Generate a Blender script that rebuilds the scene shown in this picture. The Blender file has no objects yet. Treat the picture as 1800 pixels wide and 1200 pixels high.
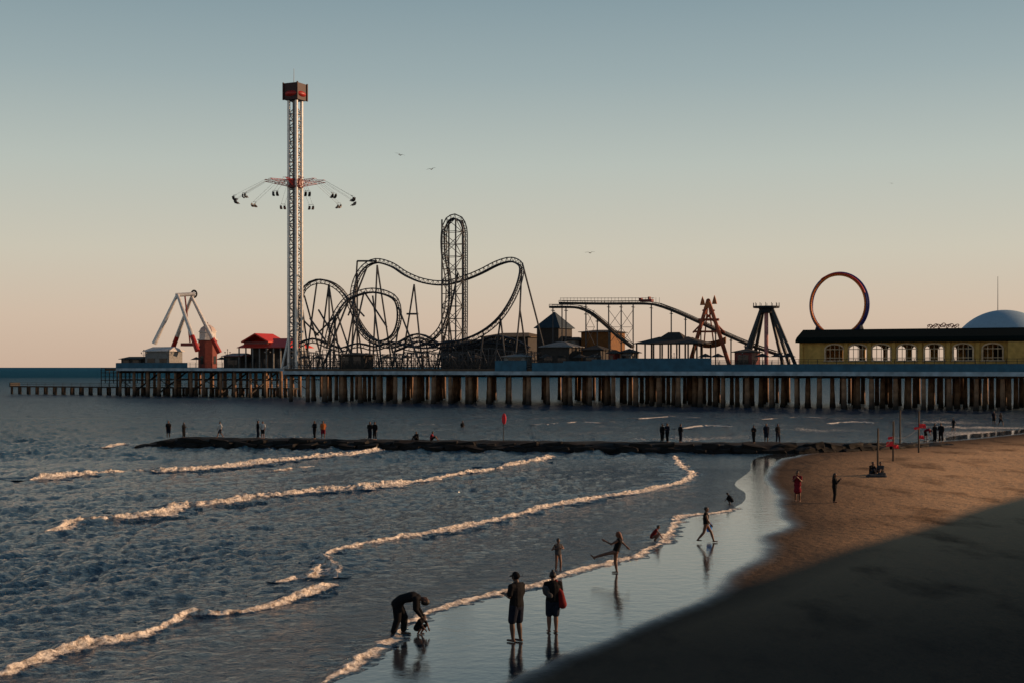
import bpy,bmesh,math,random
import numpy as np
from mathutils import Vector,Matrix,noise
random.seed(7)
V=Vector
CAMH=7.2;F=2500.0;HV=645.0
SUN_AZ=math.radians(79);SUN_EL=math.radians(14)
scene=bpy.context.scene
col=scene.collection
# ------------------------------------------------------------ helpers
def G(u,v,z=0.0):
    Y=(CAMH-z)*F/(v-HV); return V(((u-900)/F*Y,Y,z))
F0=V((-47.2,295,0));DA=V((0.8966,-0.4428,0)).normalized();NA=V((-DA.y,DA.x,0))
def S(u,t):
    k=(u-900)/F
    return (k*(F0.y+t*NA.y)-F0.x-t*NA.x)/(DA.x-k*DA.y)
def PF(s,t,z): 
    p=F0+DA*s+NA*t; return V((p.x,p.y,z))
def W(u,v,t):
    p=PF(S(u,t),t,0); return V((p.x,p.y,CAMH-(v-HV)/F*p.y))
def ZV(v,u,t): return W(u,v,t).z
DZ=6.9
def link(o): col.objects.link(o); return o
def frame(ax):
    ax=ax.normalized(); up=V((0,0,1)) if abs(ax.z)<0.95 else V((0,1,0))
    a=ax.cross(up).normalized(); b=a.cross(ax).normalized(); return a,b
def tube(bm,p,q,r,r2=None,n=6,cap=True):
    p=V(p);q=V(q)
    if (q-p).length<1e-5: return
    r2=r if r2 is None else r2
    a,b=frame(q-p);A=[];B=[]
    for i in range(n):
        an=2*math.pi*(i+.5)/n; o=a*math.cos(an)+b*math.sin(an)
        A.append(bm.verts.new(p+o*r));B.append(bm.verts.new(q+o*r2))
    for i in range(n):
        j=(i+1)%n; bm.faces.new((A[i],A[j],B[j],B[i]))
    if cap:
        bm.faces.new(A[::-1]);bm.faces.new(B)
def polytube(bm,pts,r,n=6):
    rings=[]
    for i,p in enumerate(pts):
        t=(pts[min(i+1,len(pts)-1)]-pts[max(i-1,0)])
        if i==0: a,b=frame(t)
        else:
            t=t.normalized(); a=(a-t*a.dot(t)).normalized(); b=a.cross(t)
        rings.append([bm.verts.new(p+(a*math.cos(2*math.pi*k/n)+b*math.sin(2*math.pi*k/n))*r) for k in range(n)])
    for A,B in zip(rings,rings[1:]):
        for k in range(n): bm.faces.new((A[k],A[(k+1)%n],B[(k+1)%n],B[k]))
    bm.faces.new(rings[0][::-1]);bm.faces.new(rings[-1])
def fbox(bm,O,ax,ay,x0,x1,y0,y1,z0,z1):
    vs=[bm.verts.new(O+ax*x+ay*y+V((0,0,z))) for z in (z0,z1) for x,y in ((x0,y0),(x1,y0),(x1,y1),(x0,y1))]
    for f in ((3,2,1,0),(4,5,6,7),(0,1,5,4),(1,2,6,5),(2,3,7,6),(3,0,4,7)):
        bm.faces.new([vs[i] for i in f])
def pbox(bm,s0,s1,t0,t1,z0,z1): fbox(bm,F0,DA,NA,s0,s1,t0,t1,z0,z1)
def hip(bm,s0,s1,t0,t1,z0,z1,ins,fl=0.12):
    tm=(t0+t1)/2
    b=[bm.verts.new(PF(s,t,z0)) for s,t in ((s0,t0),(s1,t0),(s1,t1),(s0,t1))]
    e=[bm.verts.new(PF(s,t,z0+fl)) for s,t in ((s0,t0),(s1,t0),(s1,t1),(s0,t1))]
    r=[bm.verts.new(PF(s0+ins,tm,z1)),bm.verts.new(PF(s1-ins,tm,z1))]
    bm.faces.new(b[::-1])
    for i in range(4): bm.faces.new((b[i],b[(i+1)%4],e[(i+1)%4],e[i]))
    bm.faces.new((e[0],e[1],r[1],r[0]));bm.faces.new((e[2],e[3],r[0],r[1]))
    bm.faces.new((e[1],e[2],r[1]));bm.faces.new((e[3],e[0],r[0]))
def spline(P,step=1.0):
    out=[];n=len(P)
    for i in range(n-1):
        p0=P[max(i-1,0)];p1=P[i];p2=P[i+1];p3=P[min(i+2,n-1)]
        m=max(1,int((p2-p1).length/step))
        for k in range(m):
            t=k/m
            out.append(0.5*((2*p1)+(p2-p0)*t+(2*p0-5*p1+4*p2-p3)*t*t+(3*p1-p0-3*p2+p3)*t**3))
    out.append(P[-1]); return out
def sweep(bm,pts,w,h):
    rings=[]
    for i,p in enumerate(pts):
        t=(pts[min(i+1,len(pts)-1)]-pts[max(i-1,0)]).normalized()
        a=t.cross(V((0,0,1))).normalized();b=a.cross(t)
        rings.append([bm.verts.new(p+a*x*w/2+b*y*h/2) for x,y in ((-1,-1),(1,-1),(1,1),(-1,1))])
    for A,B in zip(rings,rings[1:]):
        for k in range(4): bm.faces.new((A[k],A[(k+1)%4],B[(k+1)%4],B[k]))
    bm.faces.new(rings[0][::-1]);bm.faces.new(rings[-1])
def tomesh(name,bm,mat,origin=V((0,0,0)),smooth=False):
    bmesh.ops.translate(bm,verts=bm.verts,vec=-V(origin))
    bmesh.ops.recalc_face_normals(bm,faces=bm.faces)
    me=bpy.data.meshes.new(name);bm.to_mesh(me);bm.free()
    me.materials.append(mat)
    if smooth: me.polygons.foreach_set('use_smooth',[True]*len(me.polygons))
    return me
def tag(o,label,cat,group=None,kind=None):
    if label:o['label']=label
    if cat:o['category']=cat
    if group:o['group']=group
    if kind:o['kind']=kind
    return o
def thing(name,label,cat,origin,group=None):
    o=bpy.data.objects.new(name,None);o.location=origin;o.empty_display_size=.3
    link(o);return tag(o,label,cat,group)
def part(name,bm,mat,root,label=None,smooth=False):
    me=tomesh(name,bm,mat,V(root.location),smooth)
    o=bpy.data.objects.new(name,me);o.parent=root;link(o)
    if label:o['label']=label
    return o
def solo(name,bm,mat,label,cat,origin,group=None,kind=None,smooth=False):
    me=tomesh(name,bm,mat,origin,smooth)
    o=bpy.data.objects.new(name,me);o.location=origin;link(o)
    return tag(o,label,cat,group,kind)
# ------------------------------------------------------------ materials
def nd(nt,t,**k):
    n=nt.nodes.new(t)
    for a,b in k.items(): setattr(n,a,b)
    return n
def pm(name,c,rough=.6,metal=0.,var=.3,scale=2.,bump=.15,spec=.4):
    m=bpy.data.materials.new(name);m.use_nodes=True;nt=m.node_tree
    b=nt.nodes['Principled BSDF']
    tc=nd(nt,'ShaderNodeTexCoord')
    n=nd(nt,'ShaderNodeTexNoise');n.inputs['Scale'].default_value=scale;n.inputs['Detail'].default_value=6
    nt.links.new(tc.outputs['Object'],n.inputs['Vector'])
    r=nd(nt,'ShaderNodeValToRGB')
    r.color_ramp.elements[0].position=.3;r.color_ramp.elements[1].position=.7
    r.color_ramp.elements[0].color=[x*(1-var) for x in c]+[1];r.color_ramp.elements[1].color=[min(1,x*(1+var*.6)) for x in c]+[1]
    nt.links.new(n.outputs['Fac'],r.inputs['Fac']);nt.links.new(r.outputs['Color'],b.inputs['Base Color'])
    b.inputs['Roughness'].default_value=rough;b.inputs['Metallic'].default_value=metal
    b.inputs['Specular IOR Level'].default_value=spec
    if bump>0:
        bp=nd(nt,'ShaderNodeBump');bp.inputs['Strength'].default_value=bump;bp.inputs['Distance'].default_value=.05
        nt.links.new(n.outputs['Fac'],bp.inputs['Height']);nt.links.new(bp.outputs['Normal'],b.inputs['Normal'])
    return m
M={}
M['steel']=pm('dark_track_steel',(.035,.04,.05),.45,.3)
M['steel2']=pm('support_steel',(.04,.045,.055),.5,.2)
M['white']=pm('white_painted_steel',(.66,.64,.62),.35,.2,.25)
M['mast']=pm('silver_grey_mast_steel',(.6,.6,.6),.3,.35,.2)
M['offw']=pm('off_white_paint',(.6,.57,.55),.6)
M['greyp']=pm('grey_weathered_paint',(.2,.2,.2),.7)
M['dgrey']=pm('grey_brace_steel',(.17,.17,.175),.5)
M['red']=pm('red_paint',(.38,.025,.02),.45)
M['dred']=pm('dark_red_paint',(.16,.015,.015),.45)
M['redroof']=pm('red_roof_sheet',(.6,.04,.02),.5,.0,.25,4)
M['blue']=pm('blue_fascia_paint',(.03,.12,.19),.65,0,.3,.8)
M['lblue']=pm('pale_blue_beam_paint',(.36,.45,.52),.6,0,.4,.7)
M['green']=pm('blackish_green_roof',(.007,.011,.009),.85,0,.2,2,.05,.05)
M['yellow']=pm('ochre_yellow_stucco',(.54,.33,.09),.85,0,.25,1.2)
M['trim']=pm('cream_trim',(.68,.5,.32),.7)
M['orange']=pm('orange_paint',(.7,.18,.02),.5)
M['dark']=pm('weathered_dark_wood',(.035,.03,.027),.8)
M['wood']=pm('worn_wood',(.09,.06,.04),.8)
M['bldg']=pm('dusky_wall',(.035,.03,.028),.8)
M['navyroof']=pm('slate_blue_roof',(.02,.038,.055),.7)
M['purple']=pm('violet_blue_ring',(.035,.04,.2),.4)
M['dome']=pm('pale_blue_dome_panel',(.3,.42,.52),.5,0,.08)
M['rock']=pm('wet_dark_granite',(.02,.018,.017),.8,0,.5,1.5,.8,.12)
M['conc']=pm('seawall_concrete',(.22,.21,.2),.8)
M['glass']=pm('dark_glass',(.02,.025,.03),.15,0,.1,1,0)
M['chain']=pm('chain_steel',(.05,.05,.05),.5,.3)
M['bird']=pm('gull_feather',(.06,.06,.065),.7,0,.3,8)
def pile_mat():
    m=pm('stained_pile_concrete',(.3,.17,.1),.85,0,.55,.9,.6);nt=m.node_tree;b=nt.nodes['Principled BSDF']
    g=nd(nt,'ShaderNodeNewGeometry');s=nd(nt,'ShaderNodeSeparateXYZ');nt.links.new(g.outputs['Position'],s.inputs[0])
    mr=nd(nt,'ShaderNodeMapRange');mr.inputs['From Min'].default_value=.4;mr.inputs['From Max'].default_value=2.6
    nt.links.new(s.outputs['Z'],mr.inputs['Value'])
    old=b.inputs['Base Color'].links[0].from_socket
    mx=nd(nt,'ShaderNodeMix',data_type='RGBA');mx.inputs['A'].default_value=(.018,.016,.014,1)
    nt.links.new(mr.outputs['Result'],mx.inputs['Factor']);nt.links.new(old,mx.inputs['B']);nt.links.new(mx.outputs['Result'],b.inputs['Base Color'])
    return m
M['pile']=pile_mat()
# ------------------------------------------------------------ shoreline fields
def smooth_line(L_,step=1.2):
    return [(p.x,p.y) for p in spline([V((a,b,0)) for a,b in L_],step)]
WL=[(300,1500),(570,1200),(620,1165),(690,1115),(760,1070),(860,1043),(960,1020),(1040,993),(1130,972),(1165,945),(1190,912),(1290,893),(1312,868),(1292,850),(1318,828),(1335,803),(1440,787),(1600,777),(1700,763),(1800,754),(1900,742),(2000,730),(2300,715)]
WLw=smooth_line([(-10.,5.)]+[tuple(G(u,v)[:2]) for u,v in WL])+[(400.,330.)]
land=WLw+[(3000.,2500.),(3000.,-300.),(-16.,-300.)]
WT=[(760,1290),(905,1205),(985,1165),(1090,1118),(1175,1080),(1262,1040),(1290,1010),(1355,972),(1350,945),(1390,922),(1368,898),(1372,872),(1352,838),(1385,805),(1500,788),(1700,772),(1800,762),(1900,748)]
WTw=smooth_line([(0.,15.)]+[tuple(G(u,v)[:2]) for u,v in WT])+[(400.,318.)]
dryland=WTw+[(3000.,2400.),(3000.,-300.),(0.,-300.)]
def dist_poly(X,Y,P):
    best=np.full(X.shape,1e9,np.float32);X=X.astype(np.float32);Y=Y.astype(np.float32)
    for (x0,y0),(x1,y1) in zip(P,P[1:]):
        dx=x1-x0;dy=y1-y0;L=dx*dx+dy*dy
        if L<1e-9: continue
        t=np.clip(((X-x0)*dx+(Y-y0)*dy)/L,0,1)
        best=np.minimum(best,(X-x0-t*dx)**2+(Y-y0-t*dy)**2)
    return np.sqrt(best)
def inside(X,Y,P):
    r=np.zeros(X.shape,bool);n=len(P)
    for i in range(n):
        x0,y0=P[i];x1,y1=P[(i+1)%n]
        if y0==y1: continue
        c=((y0>Y)!=(y1>Y))
        r^=c&(X<(x1-x0)*(Y-y0)/(y1-y0)+x0)
    return r
def sd(X,Y,line,poly):
    d=dist_poly(X,Y,line); return np.where(inside(X,Y,poly),d,-d)
rng=np.random.default_rng(3)
lump=[(rng.uniform(.25,1.6),rng.uniform(0,6.28),rng.uniform(0,6.28)) for _ in range(16)]
def beach_h(X,Y):
    d=sd(X,Y,WLw,land)
    z=np.where(d>0,.012+.006*np.minimum(d,6)+.022*np.clip(d-6,0,40)+.004*np.clip(d-46,0,200),np.maximum(.012+.035*d,-3.))
    q=np.zeros_like(z)
    for f,a,ph in lump: q+=np.sin(f*(X*np.cos(a)+Y*np.sin(a))+ph+np.sin(.3*X*np.sin(a)-.2*Y))*.009/f**.6
    return z+q*np.clip((d-6)/6,0,1)*(Y<200),d
def gz(x,y): 
    z,_=beach_h(np.array([float(x)]),np.array([float(y)])); return float(z[0])
def B(u,v):
    z=0.
    for i in range(4):
        p=G(u,v,max(z,0)); z=gz(p.x,p.y)
    p.z=max(z,-.05);return p
def gridmesh(name,ks,Ys,zfun,mat):
    K,YY=np.meshgrid(ks,Ys);X=K*np.maximum(YY,22.)
    Z,attrs=zfun(X,YY)
    nr,nc=X.shape
    co=np.stack([X,YY,Z],-1).reshape(-1,3).astype(np.float32)
    i=np.arange(nr*nc).reshape(nr,nc)
    q=np.stack([i[:-1,:-1],i[:-1,1:],i[1:,1:],i[1:,:-1]],-1).reshape(-1,4).astype(np.int32)
    me=bpy.data.meshes.new(name)
    me.vertices.add(len(co));me.vertices.foreach_set('co',co.ravel())
    me.loops.add(q.size);me.loops.foreach_set('vertex_index',q.ravel())
    me.polygons.add(len(q));me.polygons.foreach_set('loop_start',np.arange(0,q.size,4,dtype=np.int32))
    me.polygons.foreach_set('use_smooth',np.ones(len(q),bool))
    me.update(calc_edges=True)
    for k,a in attrs.items():
        at=me.attributes.new(k,'FLOAT','POINT');at.data.foreach_set('value',a.ravel().astype(np.float32))
    me.materials.append(mat)
    o=bpy.data.objects.new(name,me);link(o);return o
def rowsY(step):
    near=[-60,-20,0,10,18,23]
    q=list(np.arange(700,60,-step));
    far=list(60*(.6/60)**(np.linspace(0,1,130)))
    return np.array(near+[18000/x for x in q]+[18000/x for x in far]+[60000.])
def colsK(step):
    return np.concatenate([np.linspace(-4,-.47,12),np.arange(-1150,1150,step)/2500.,np.linspace(.47,4,12)])
# ------------------------------------------------------------ water material
def water_mat():
    m=bpy.data.materials.new('sea_water');m.use_nodes=True;nt=m.node_tree;L=nt.links
    b=nt.nodes['Principled BSDF'];out=nt.nodes['Material Output']
    g=nd(nt,'ShaderNodeNewGeometry')
    mp=nd(nt,'ShaderNodeMapping');mp.inputs['Rotation'].default_value=(0,0,math.radians(20));mp.inputs['Scale'].default_value=(1,.85,1)
    L.new(g.outputs['Position'],mp.inputs['Vector'])
    def nz(sc,de,ro,di=0.):
        n=nd(nt,'ShaderNodeTexNoise');n.inputs['Scale'].default_value=sc;n.inputs['Detail'].default_value=de;n.inputs['Roughness'].default_value=ro;n.inputs['Distortion'].default_value=di
        L.new(mp.outputs[0],n.inputs['Vector']);return n
    n1=nz(5.2,5,.6,.5);n2=nz(1.8,5,.62,.3);n4=nz(.22,7,.7)
    at=nd(nt,'ShaderNodeAttribute',attribute_name='calm')
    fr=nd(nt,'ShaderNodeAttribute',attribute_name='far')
    md=nd(nt,'ShaderNodeAttribute',attribute_name='mid')
    st=nd(nt,'ShaderNodeMapRange');st.inputs['To Min'].default_value=1.;st.inputs['To Max'].default_value=.36;L.new(at.outputs['Fac'],st.inputs['Value'])
    b1=nd(nt,'ShaderNodeBump');b1.inputs['Distance'].default_value=.18
    L.new(n1.outputs['Fac'],b1.inputs['Height']);L.new(st.outputs[0],b1.inputs['Strength'])
    b2=nd(nt,'ShaderNodeBump');b2.inputs['Distance'].default_value=.48
    L.new(n2.outputs['Fac'],b2.inputs['Height']);L.new(st.outputs[0],b2.inputs['Strength']);L.new(b1.outputs[0],b2.inputs['Normal'])
    b4=nd(nt,'ShaderNodeBump');b4.inputs['Distance'].default_value=6.
    L.new(n4.outputs['Fac'],b4.inputs['Height']);L.new(md.outputs['Fac'],b4.inputs['Strength']);L.new(b2.outputs[0],b4.inputs['Normal'])
    L.new(b4.outputs[0],b.inputs['Normal'])
    cr=nd(nt,'ShaderNodeMix',data_type='RGBA');cr.inputs['A'].default_value=(.008,.036,.085,1);cr.inputs['B'].default_value=(.026,.042,.062,1)
    L.new(at.outputs['Fac'],cr.inputs['Factor'])
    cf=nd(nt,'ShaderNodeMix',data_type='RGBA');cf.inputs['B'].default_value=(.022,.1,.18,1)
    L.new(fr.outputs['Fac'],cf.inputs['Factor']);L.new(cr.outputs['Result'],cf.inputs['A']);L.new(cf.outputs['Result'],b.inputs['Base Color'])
    rr=nd(nt,'ShaderNodeMapRange');rr.inputs['To Min'].default_value=.1;rr.inputs['To Max'].default_value=.5;L.new(fr.outputs['Fac'],rr.inputs['Value']);L.new(rr.outputs[0],b.inputs['Roughness'])
    sr=nd(nt,'ShaderNodeMapRange');sr.inputs['To Min'].default_value=.5;sr.inputs['To Max'].default_value=.0;L.new(fr.outputs['Fac'],sr.inputs['Value']);L.new(sr.outputs[0],b.inputs['Specular IOR Level'])
    b.inputs['IOR'].default_value=1.33
    fb=nd(nt,'ShaderNodeBsdfPrincipled');fb.inputs['Roughness'].default_value=.85;fb.inputs['Specular IOR Level'].default_value=.1
    fn=nd(nt,'ShaderNodeTexNoise');fn.inputs['Scale'].default_value=6.;fn.inputs['Detail'].default_value=8;fn.inputs['Roughness'].default_value=.7
    L.new(g.outputs['Position'],fn.inputs['Vector'])
    fcr=nd(nt,'ShaderNodeValToRGB');fcr.color_ramp.elements[0].position=.38;fcr.color_ramp.elements[1].position=.58
    fcr.color_ramp.elements[0].color=(.24,.2,.18,1);fcr.color_ramp.elements[1].color=(.97,.9,.82,1)
    L.new(fn.outputs['Fac'],fcr.inputs[0]);L.new(fcr.outputs[0],fb.inputs['Base Color'])
    fbp=nd(nt,'ShaderNodeBump');fbp.inputs['Strength'].default_value=1.;fbp.inputs['Distance'].default_value=.14
    L.new(fn.outputs['Fac'],fbp.inputs['Height']);L.new(fbp.outputs[0],fb.inputs['Normal'])
    fa=nd(nt,'ShaderNodeAttribute',attribute_name='foam')
    fn3=nz(3.4,9,.76)
    ad=nd(nt,'ShaderNodeMath',operation='ADD');L.new(fa.outputs['Fac'],ad.inputs[0]);L.new(fn3.outputs['Fac'],ad.inputs[1])
    mr=nd(nt,'ShaderNodeMapRange');mr.inputs['From Min'].default_value=.97;mr.inputs['From Max'].default_value=1.1
    L.new(ad.outputs[0],mr.inputs['Value'])
    mx=nd(nt,'ShaderNodeMixShader');L.new(mr.outputs[0],mx.inputs[0]);L.new(b.outputs[0],mx.inputs[1]);L.new(fb.outputs[0],mx.inputs[2])
    L.new(mx.outputs[0],out.inputs['Surface'])
    return m
MW=water_mat()
comps=[]
for i in range(36):
    lam=.4*(4.0/.4)**(i/35.)*rng.uniform(.9,1.1)
    sg=50-30*(i/35.)
    ang=math.radians(-24+rng.normal()*sg)
    comps.append((lam,ang,rng.uniform(0,6.28),.0085*lam**.55))
def wave_h(X,Y,d):
    Z=np.zeros_like(X);dy=1.15*Y*Y/18000;dx=2.2*Y/2500
    mod=.9+.15*np.sin(X*.21+Y*.09)+.1*np.sin(X*.13-Y*.23+2)
    for lam,ang,ph,a in comps:
        kx=math.cos(ang)*2*math.pi/lam;ky=math.sin(ang)*2*math.pi/lam
        ly=2*math.pi/max(abs(ky),1e-4);lx=2*math.pi/max(abs(kx),1e-4)
        att=np.clip((ly/dy-2)/2,0,1)*np.clip((lx/dx-2)/2,0,1)
        p=X*kx+Y*ky+ph+.8*np.sin(Y*.17+lam+X*.1)
        Z+=a*att*(np.sin(p)+.35*np.cos(2*p))*np.where(Y>110,2.2,1)
    c=X*math.cos(.36)-Y*math.sin(.36)
    Z+=.05*np.sin(c*2*math.pi/7.5+.7*np.sin(Y*.06)+.5*np.sin(X*.13))
    return Z*mod
JB=[(205,787),(330,786),(500,788),(700,791),(900,793),(1100,795),(1330,797),(1450,795),(1560,789),(1640,783)]
JLv=[]
for u,v in JB:
    p=G(u,v);JLv.append(V((p.x+.0,p.y+3.4,0)))
JL=[(p.x,p.y) for p in JLv]
def wz(X,Y):
    d=sd(X,Y,WLw,land)
    dep=np.clip(-d/14,0.12,1)
    jet=dist_poly(X,Y,JL)
    Z=wave_h(X,Y,d)*dep*np.where(Y>20,1,0)
    Z=np.where(d>0,.0-.25*np.minimum(d,2),Z+.02)
    calm=np.clip(1+d/15,0,1)
    foam=.14+.14*np.clip(1+d/30,0,1)
    foam=np.maximum(foam,.42*np.exp(-(np.maximum(jet-4,0)/1.0)))
    cap=np.sin(X*.22+Y*.05+np.sin(Y*.11)*2)*np.sin(Y*.21-X*.07+1)
    foam=np.where((Y>140)&(Y<245)&(X>-40),foam+.14+.16*np.clip(cap,-.4,1),foam)
    mid=np.clip((Y-85)/70,0,1)*.95
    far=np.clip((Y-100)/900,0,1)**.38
    return Z,{'calm':calm*calm,'foam':foam,'far':far,'mid':mid}
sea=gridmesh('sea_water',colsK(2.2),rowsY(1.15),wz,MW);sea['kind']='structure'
# ------------------------------------------------------------ beach
def beach_fn(X,Y):
    z,d=beach_h(X,Y);w=sd(X,Y,WTw,dryland)
    wet=np.clip(.5-w/2.0,0,1);damp_shade=np.clip(1-w/(4+Y*.08),0,1)
    damp_shade=np.maximum(damp_shade,.9*np.clip((75-Y)/40,0,1))  # near sand darkened as well: foreground shade put into the colour
    return z,{'wet':wet,'damp_shade':damp_shade}
def sand_mat():
    m=bpy.data.materials.new('beach_sand');m.use_nodes=True;nt=m.node_tree;L=nt.links
    b=nt.nodes['Principled BSDF'];g=nd(nt,'ShaderNodeNewGeometry')
    wet=nd(nt,'ShaderNodeAttribute',attribute_name='wet');damp_shade=nd(nt,'ShaderNodeAttribute',attribute_name='damp_shade')
    mp=nd(nt,'ShaderNodeMapping');mp.inputs['Rotation'].default_value=(0,0,math.radians(70));mp.inputs['Scale'].default_value=(1,.4,1);L.new(g.outputs['Position'],mp.inputs['Vector'])
    n=nd(nt,'ShaderNodeTexNoise');n.inputs['Scale'].default_value=.3;n.inputs['Detail'].default_value=8;n.inputs['Roughness'].default_value=.6
    L.new(mp.outputs[0],n.inputs['Vector'])
    n2=nd(nt,'ShaderNodeTexNoise');n2.inputs['Scale'].default_value=1.8;n2.inputs['Detail'].default_value=7;n2.inputs['Roughness'].default_value=.58
    L.new(g.outputs['Position'],n2.inputs['Vector'])
    dc=nd(nt,'ShaderNodeValToRGB');e=dc.color_ramp.elements;e[0].position=.3;e[0].color=(.14,.088,.055,1);e[1].position=.48;e[1].color=(.56,.36,.215,1)
    L.new(n.outputs['Fac'],dc.inputs[0])
    a=nd(nt,'ShaderNodeMix',data_type='RGBA');a.inputs['B'].default_value=(.066,.052,.044,1)  # dark tone for damp margin and for painted shade on near sand
    L.new(damp_shade.outputs['Fac'],a.inputs['Factor']);L.new(dc.outputs[0],a.inputs['A'])
    c=nd(nt,'ShaderNodeMix',data_type='RGBA');c.inputs['B'].default_value=(.034,.04,.048,1)
    L.new(a.outputs['Result'],c.inputs['A'])
    wn=nd(nt,'ShaderNodeMath',operation='ADD');L.new(wet.outputs['Fac'],wn.inputs[0])
    wv=nd(nt,'ShaderNodeMath',operation='MULTIPLY_ADD');L.new(n.outputs['Fac'],wv.inputs[0]);wv.inputs[1].default_value=.7;wv.inputs[2].default_value=-.35
    L.new(wv.outputs[0],wn.inputs[1])
    wr=nd(nt,'ShaderNodeMapRange');wr.interpolation_type='SMOOTHSTEP';wr.inputs['From Min'].default_value=.15;wr.inputs['From Max'].default_value=.75;L.new(wn.outputs[0],wr.inputs['Value'])
    L.new(wr.outputs[0],c.inputs['Factor']);L.new(c.outputs['Result'],b.inputs['Base Color'])
    rr=nd(nt,'ShaderNodeMapRange');rr.inputs['To Min'].default_value=.9;rr.inputs['To Max'].default_value=.05;L.new(wr.outputs[0],rr.inputs['Value']);L.new(rr.outputs[0],b.inputs['Roughness'])
    sr=nd(nt,'ShaderNodeMapRange');sr.inputs['To Min'].default_value=.0;sr.inputs['To Max'].default_value=1.;L.new(wr.outputs[0],sr.inputs['Value']);L.new(sr.outputs[0],b.inputs['Specular IOR Level'])
    bs=nd(nt,'ShaderNodeMapRange');bs.inputs['To Min'].default_value=.75;bs.inputs['To Max'].default_value=.08;L.new(wr.outputs[0],bs.inputs['Value'])
    bp=nd(nt,'ShaderNodeBump');bp.inputs['Distance'].default_value=.17;L.new(n2.outputs['Fac'],bp.inputs['Height']);L.new(bs.outputs[0],bp.inputs['Strength']);L.new(bp.outputs[0],b.inputs['Normal'])
    return m
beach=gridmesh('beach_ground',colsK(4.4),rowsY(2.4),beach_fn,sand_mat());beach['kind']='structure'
# ------------------------------------------------------------ breaking waves
CR=[
 ([(50,845),(110,839),(200,831),(300,828),(400,821),(480,811),(565,803),(620,799),(668,790)],.26,.5),
 ([(445,829),(500,827),(550,820)],.1,.35),
 ([(80,937),(130,919),(200,913),(280,904),(310,892),(380,886),(430,876),(478,872),(540,865),(606,860),(700,852),(800,836),(880,822),(972,803)],.22,.4),
 ([(560,985),(590,970),(620,961),(700,946),(800,929),(900,906),(960,890),(1040,876),(1100,868),(1170,855),(1200,846),(1210,836),(1203,826),(1190,815),(1183,803)],.13,.28),
 ([(482,1024),(520,1018),(552,1010),(572,990)],.18,.32),
 ([(572,975),(590,992),(602,1015)],.13,.25),
 ([(-60,1205),(0,1187),(60,1162),(130,1137),(200,1127),(280,1110),(330,1083),(400,1080),(480,1062),(535,1046),(565,1036),(596,1026)],.19,.3),
 ([(565,1205),(620,1168),(690,1118),(760,1073),(860,1046),(960,1023),(1040,997),(1080,986),(1125,976),(1150,960),(1168,945),(1190,912),(1245,903),(1300,893)],.07,.18),
 ([(-40,1000),(-5,985),(12,984)],.2,.4),
 ([(-60,1082),(-20,1075),(30,1072)],.08,.25),
 ([(180,787),(215,780)],.2,.5),
 ([(960,747),(1010,742),(1060,743)],.07,.35),
 ([(1195,753),(1240,748),(1290,750)],.09,.4),
 ([(1120,736),(1180,732),(1230,734)],.07,.4),
 ([(1450,745),(1500,741),(1540,744)],.08,.4),
 ([(1340,737),(1400,733),(1450,734)],.07,.4),
]
FO=[(-6.5,-.3,.1),(-5.0,.03,.36),(-3.4,.1,.42),(-2.2,.24,.38),(-1.3,.44,.36),(-.6,.78,.45),(-.2,.95,.65),(-.02,1,.85),(.12,.93,.92),(.26,.78,.92),(.4,.6,.9),(.58,.45,.86),(.8,.32,.78),(1.1,.22,.68),(1.5,.14,.54),(2.0,.08,.44),(2.7,.04,.36),(2.9,-.6,.3)]
for ci,(pl,h,w) in enumerate(CR):
    stp=.11 if ci<11 else .3
    pts=spline([G(u,v) for u,v in pl],stp)
    n=len(pts);cos=[];foam=[]
    for i,p in enumerate(pts):
        t=(pts[min(i+4,n-1)]-pts[max(i-4,0)]).normalized();nr=V((t.y,-t.x,0))
        e=min(i,n-1-i)*stp/2.0;tap=min(1,e)**.6
        s=i*stp
        nz=noise.noise(V((s*.18,ci*7.3,0)));nz2=noise.noise(V((s*.9,ci*3.1,4)));nz3=noise.noise(V((s*.33,ci*2.1,8)));nz4=noise.noise(V((s*2.1,ci*2.1,18)))
        hh=h*(.95+.7*nz+.5*nz2)*tap;ww=w*(1+.9*nz+.7*nz2)*(.35+.65*tap)
        off=.4*noise.noise(V((s*.3,1.7*ci,9)))+.26*noise.noise(V((s*1.5,1.7*ci,2)))
        for x,z,f in FO:
            q=p+nr*(x*ww+off)
            d=.2*min(1,hh/.22)*f*noise.noise(q*3.1)+.18*min(1,hh/.22)*f*noise.noise(q*8.)
            cos.append((q.x+nr.x*d,q.y+nr.y*d,z*hh+d*.8+.015))
            foam.append(f*(.6+.4*tap)*(1+.2*nz2)-.05-.45*max(0,-nz3-.12)+.12*nz4)
    m=len(FO);me=bpy.data.meshes.new('sea_foam')
    o0=V(cos[0]);me.from_pydata([V(c)-V((o0.x,o0.y,0)) for c in cos],[],[(i*m+j,i*m+j+1,(i+1)*m+j+1,(i+1)*m+j) for i in range(n-1) for j in range(m-1)])
    me.polygons.foreach_set('use_smooth',[True]*len(me.polygons))
    for nm,vals in (('foam',foam),('calm',[.3]*len(foam)),('far',[0.]*len(foam)),('mid',[0.]*len(foam))):
        a=me.attributes.new(nm,'FLOAT','POINT');a.data.foreach_set('value',vals)
    me.materials.append(MW);me.update()
    if sum(f.normal.z for f in me.polygons)<0: me.flip_normals()
    o=bpy.data.objects.new('breaking_wave_foam',me);o.location=(o0.x,o0.y,0);link(o)
    tag(o,'white foam rolling along a breaking wave','wave',None,'stuff')
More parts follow.
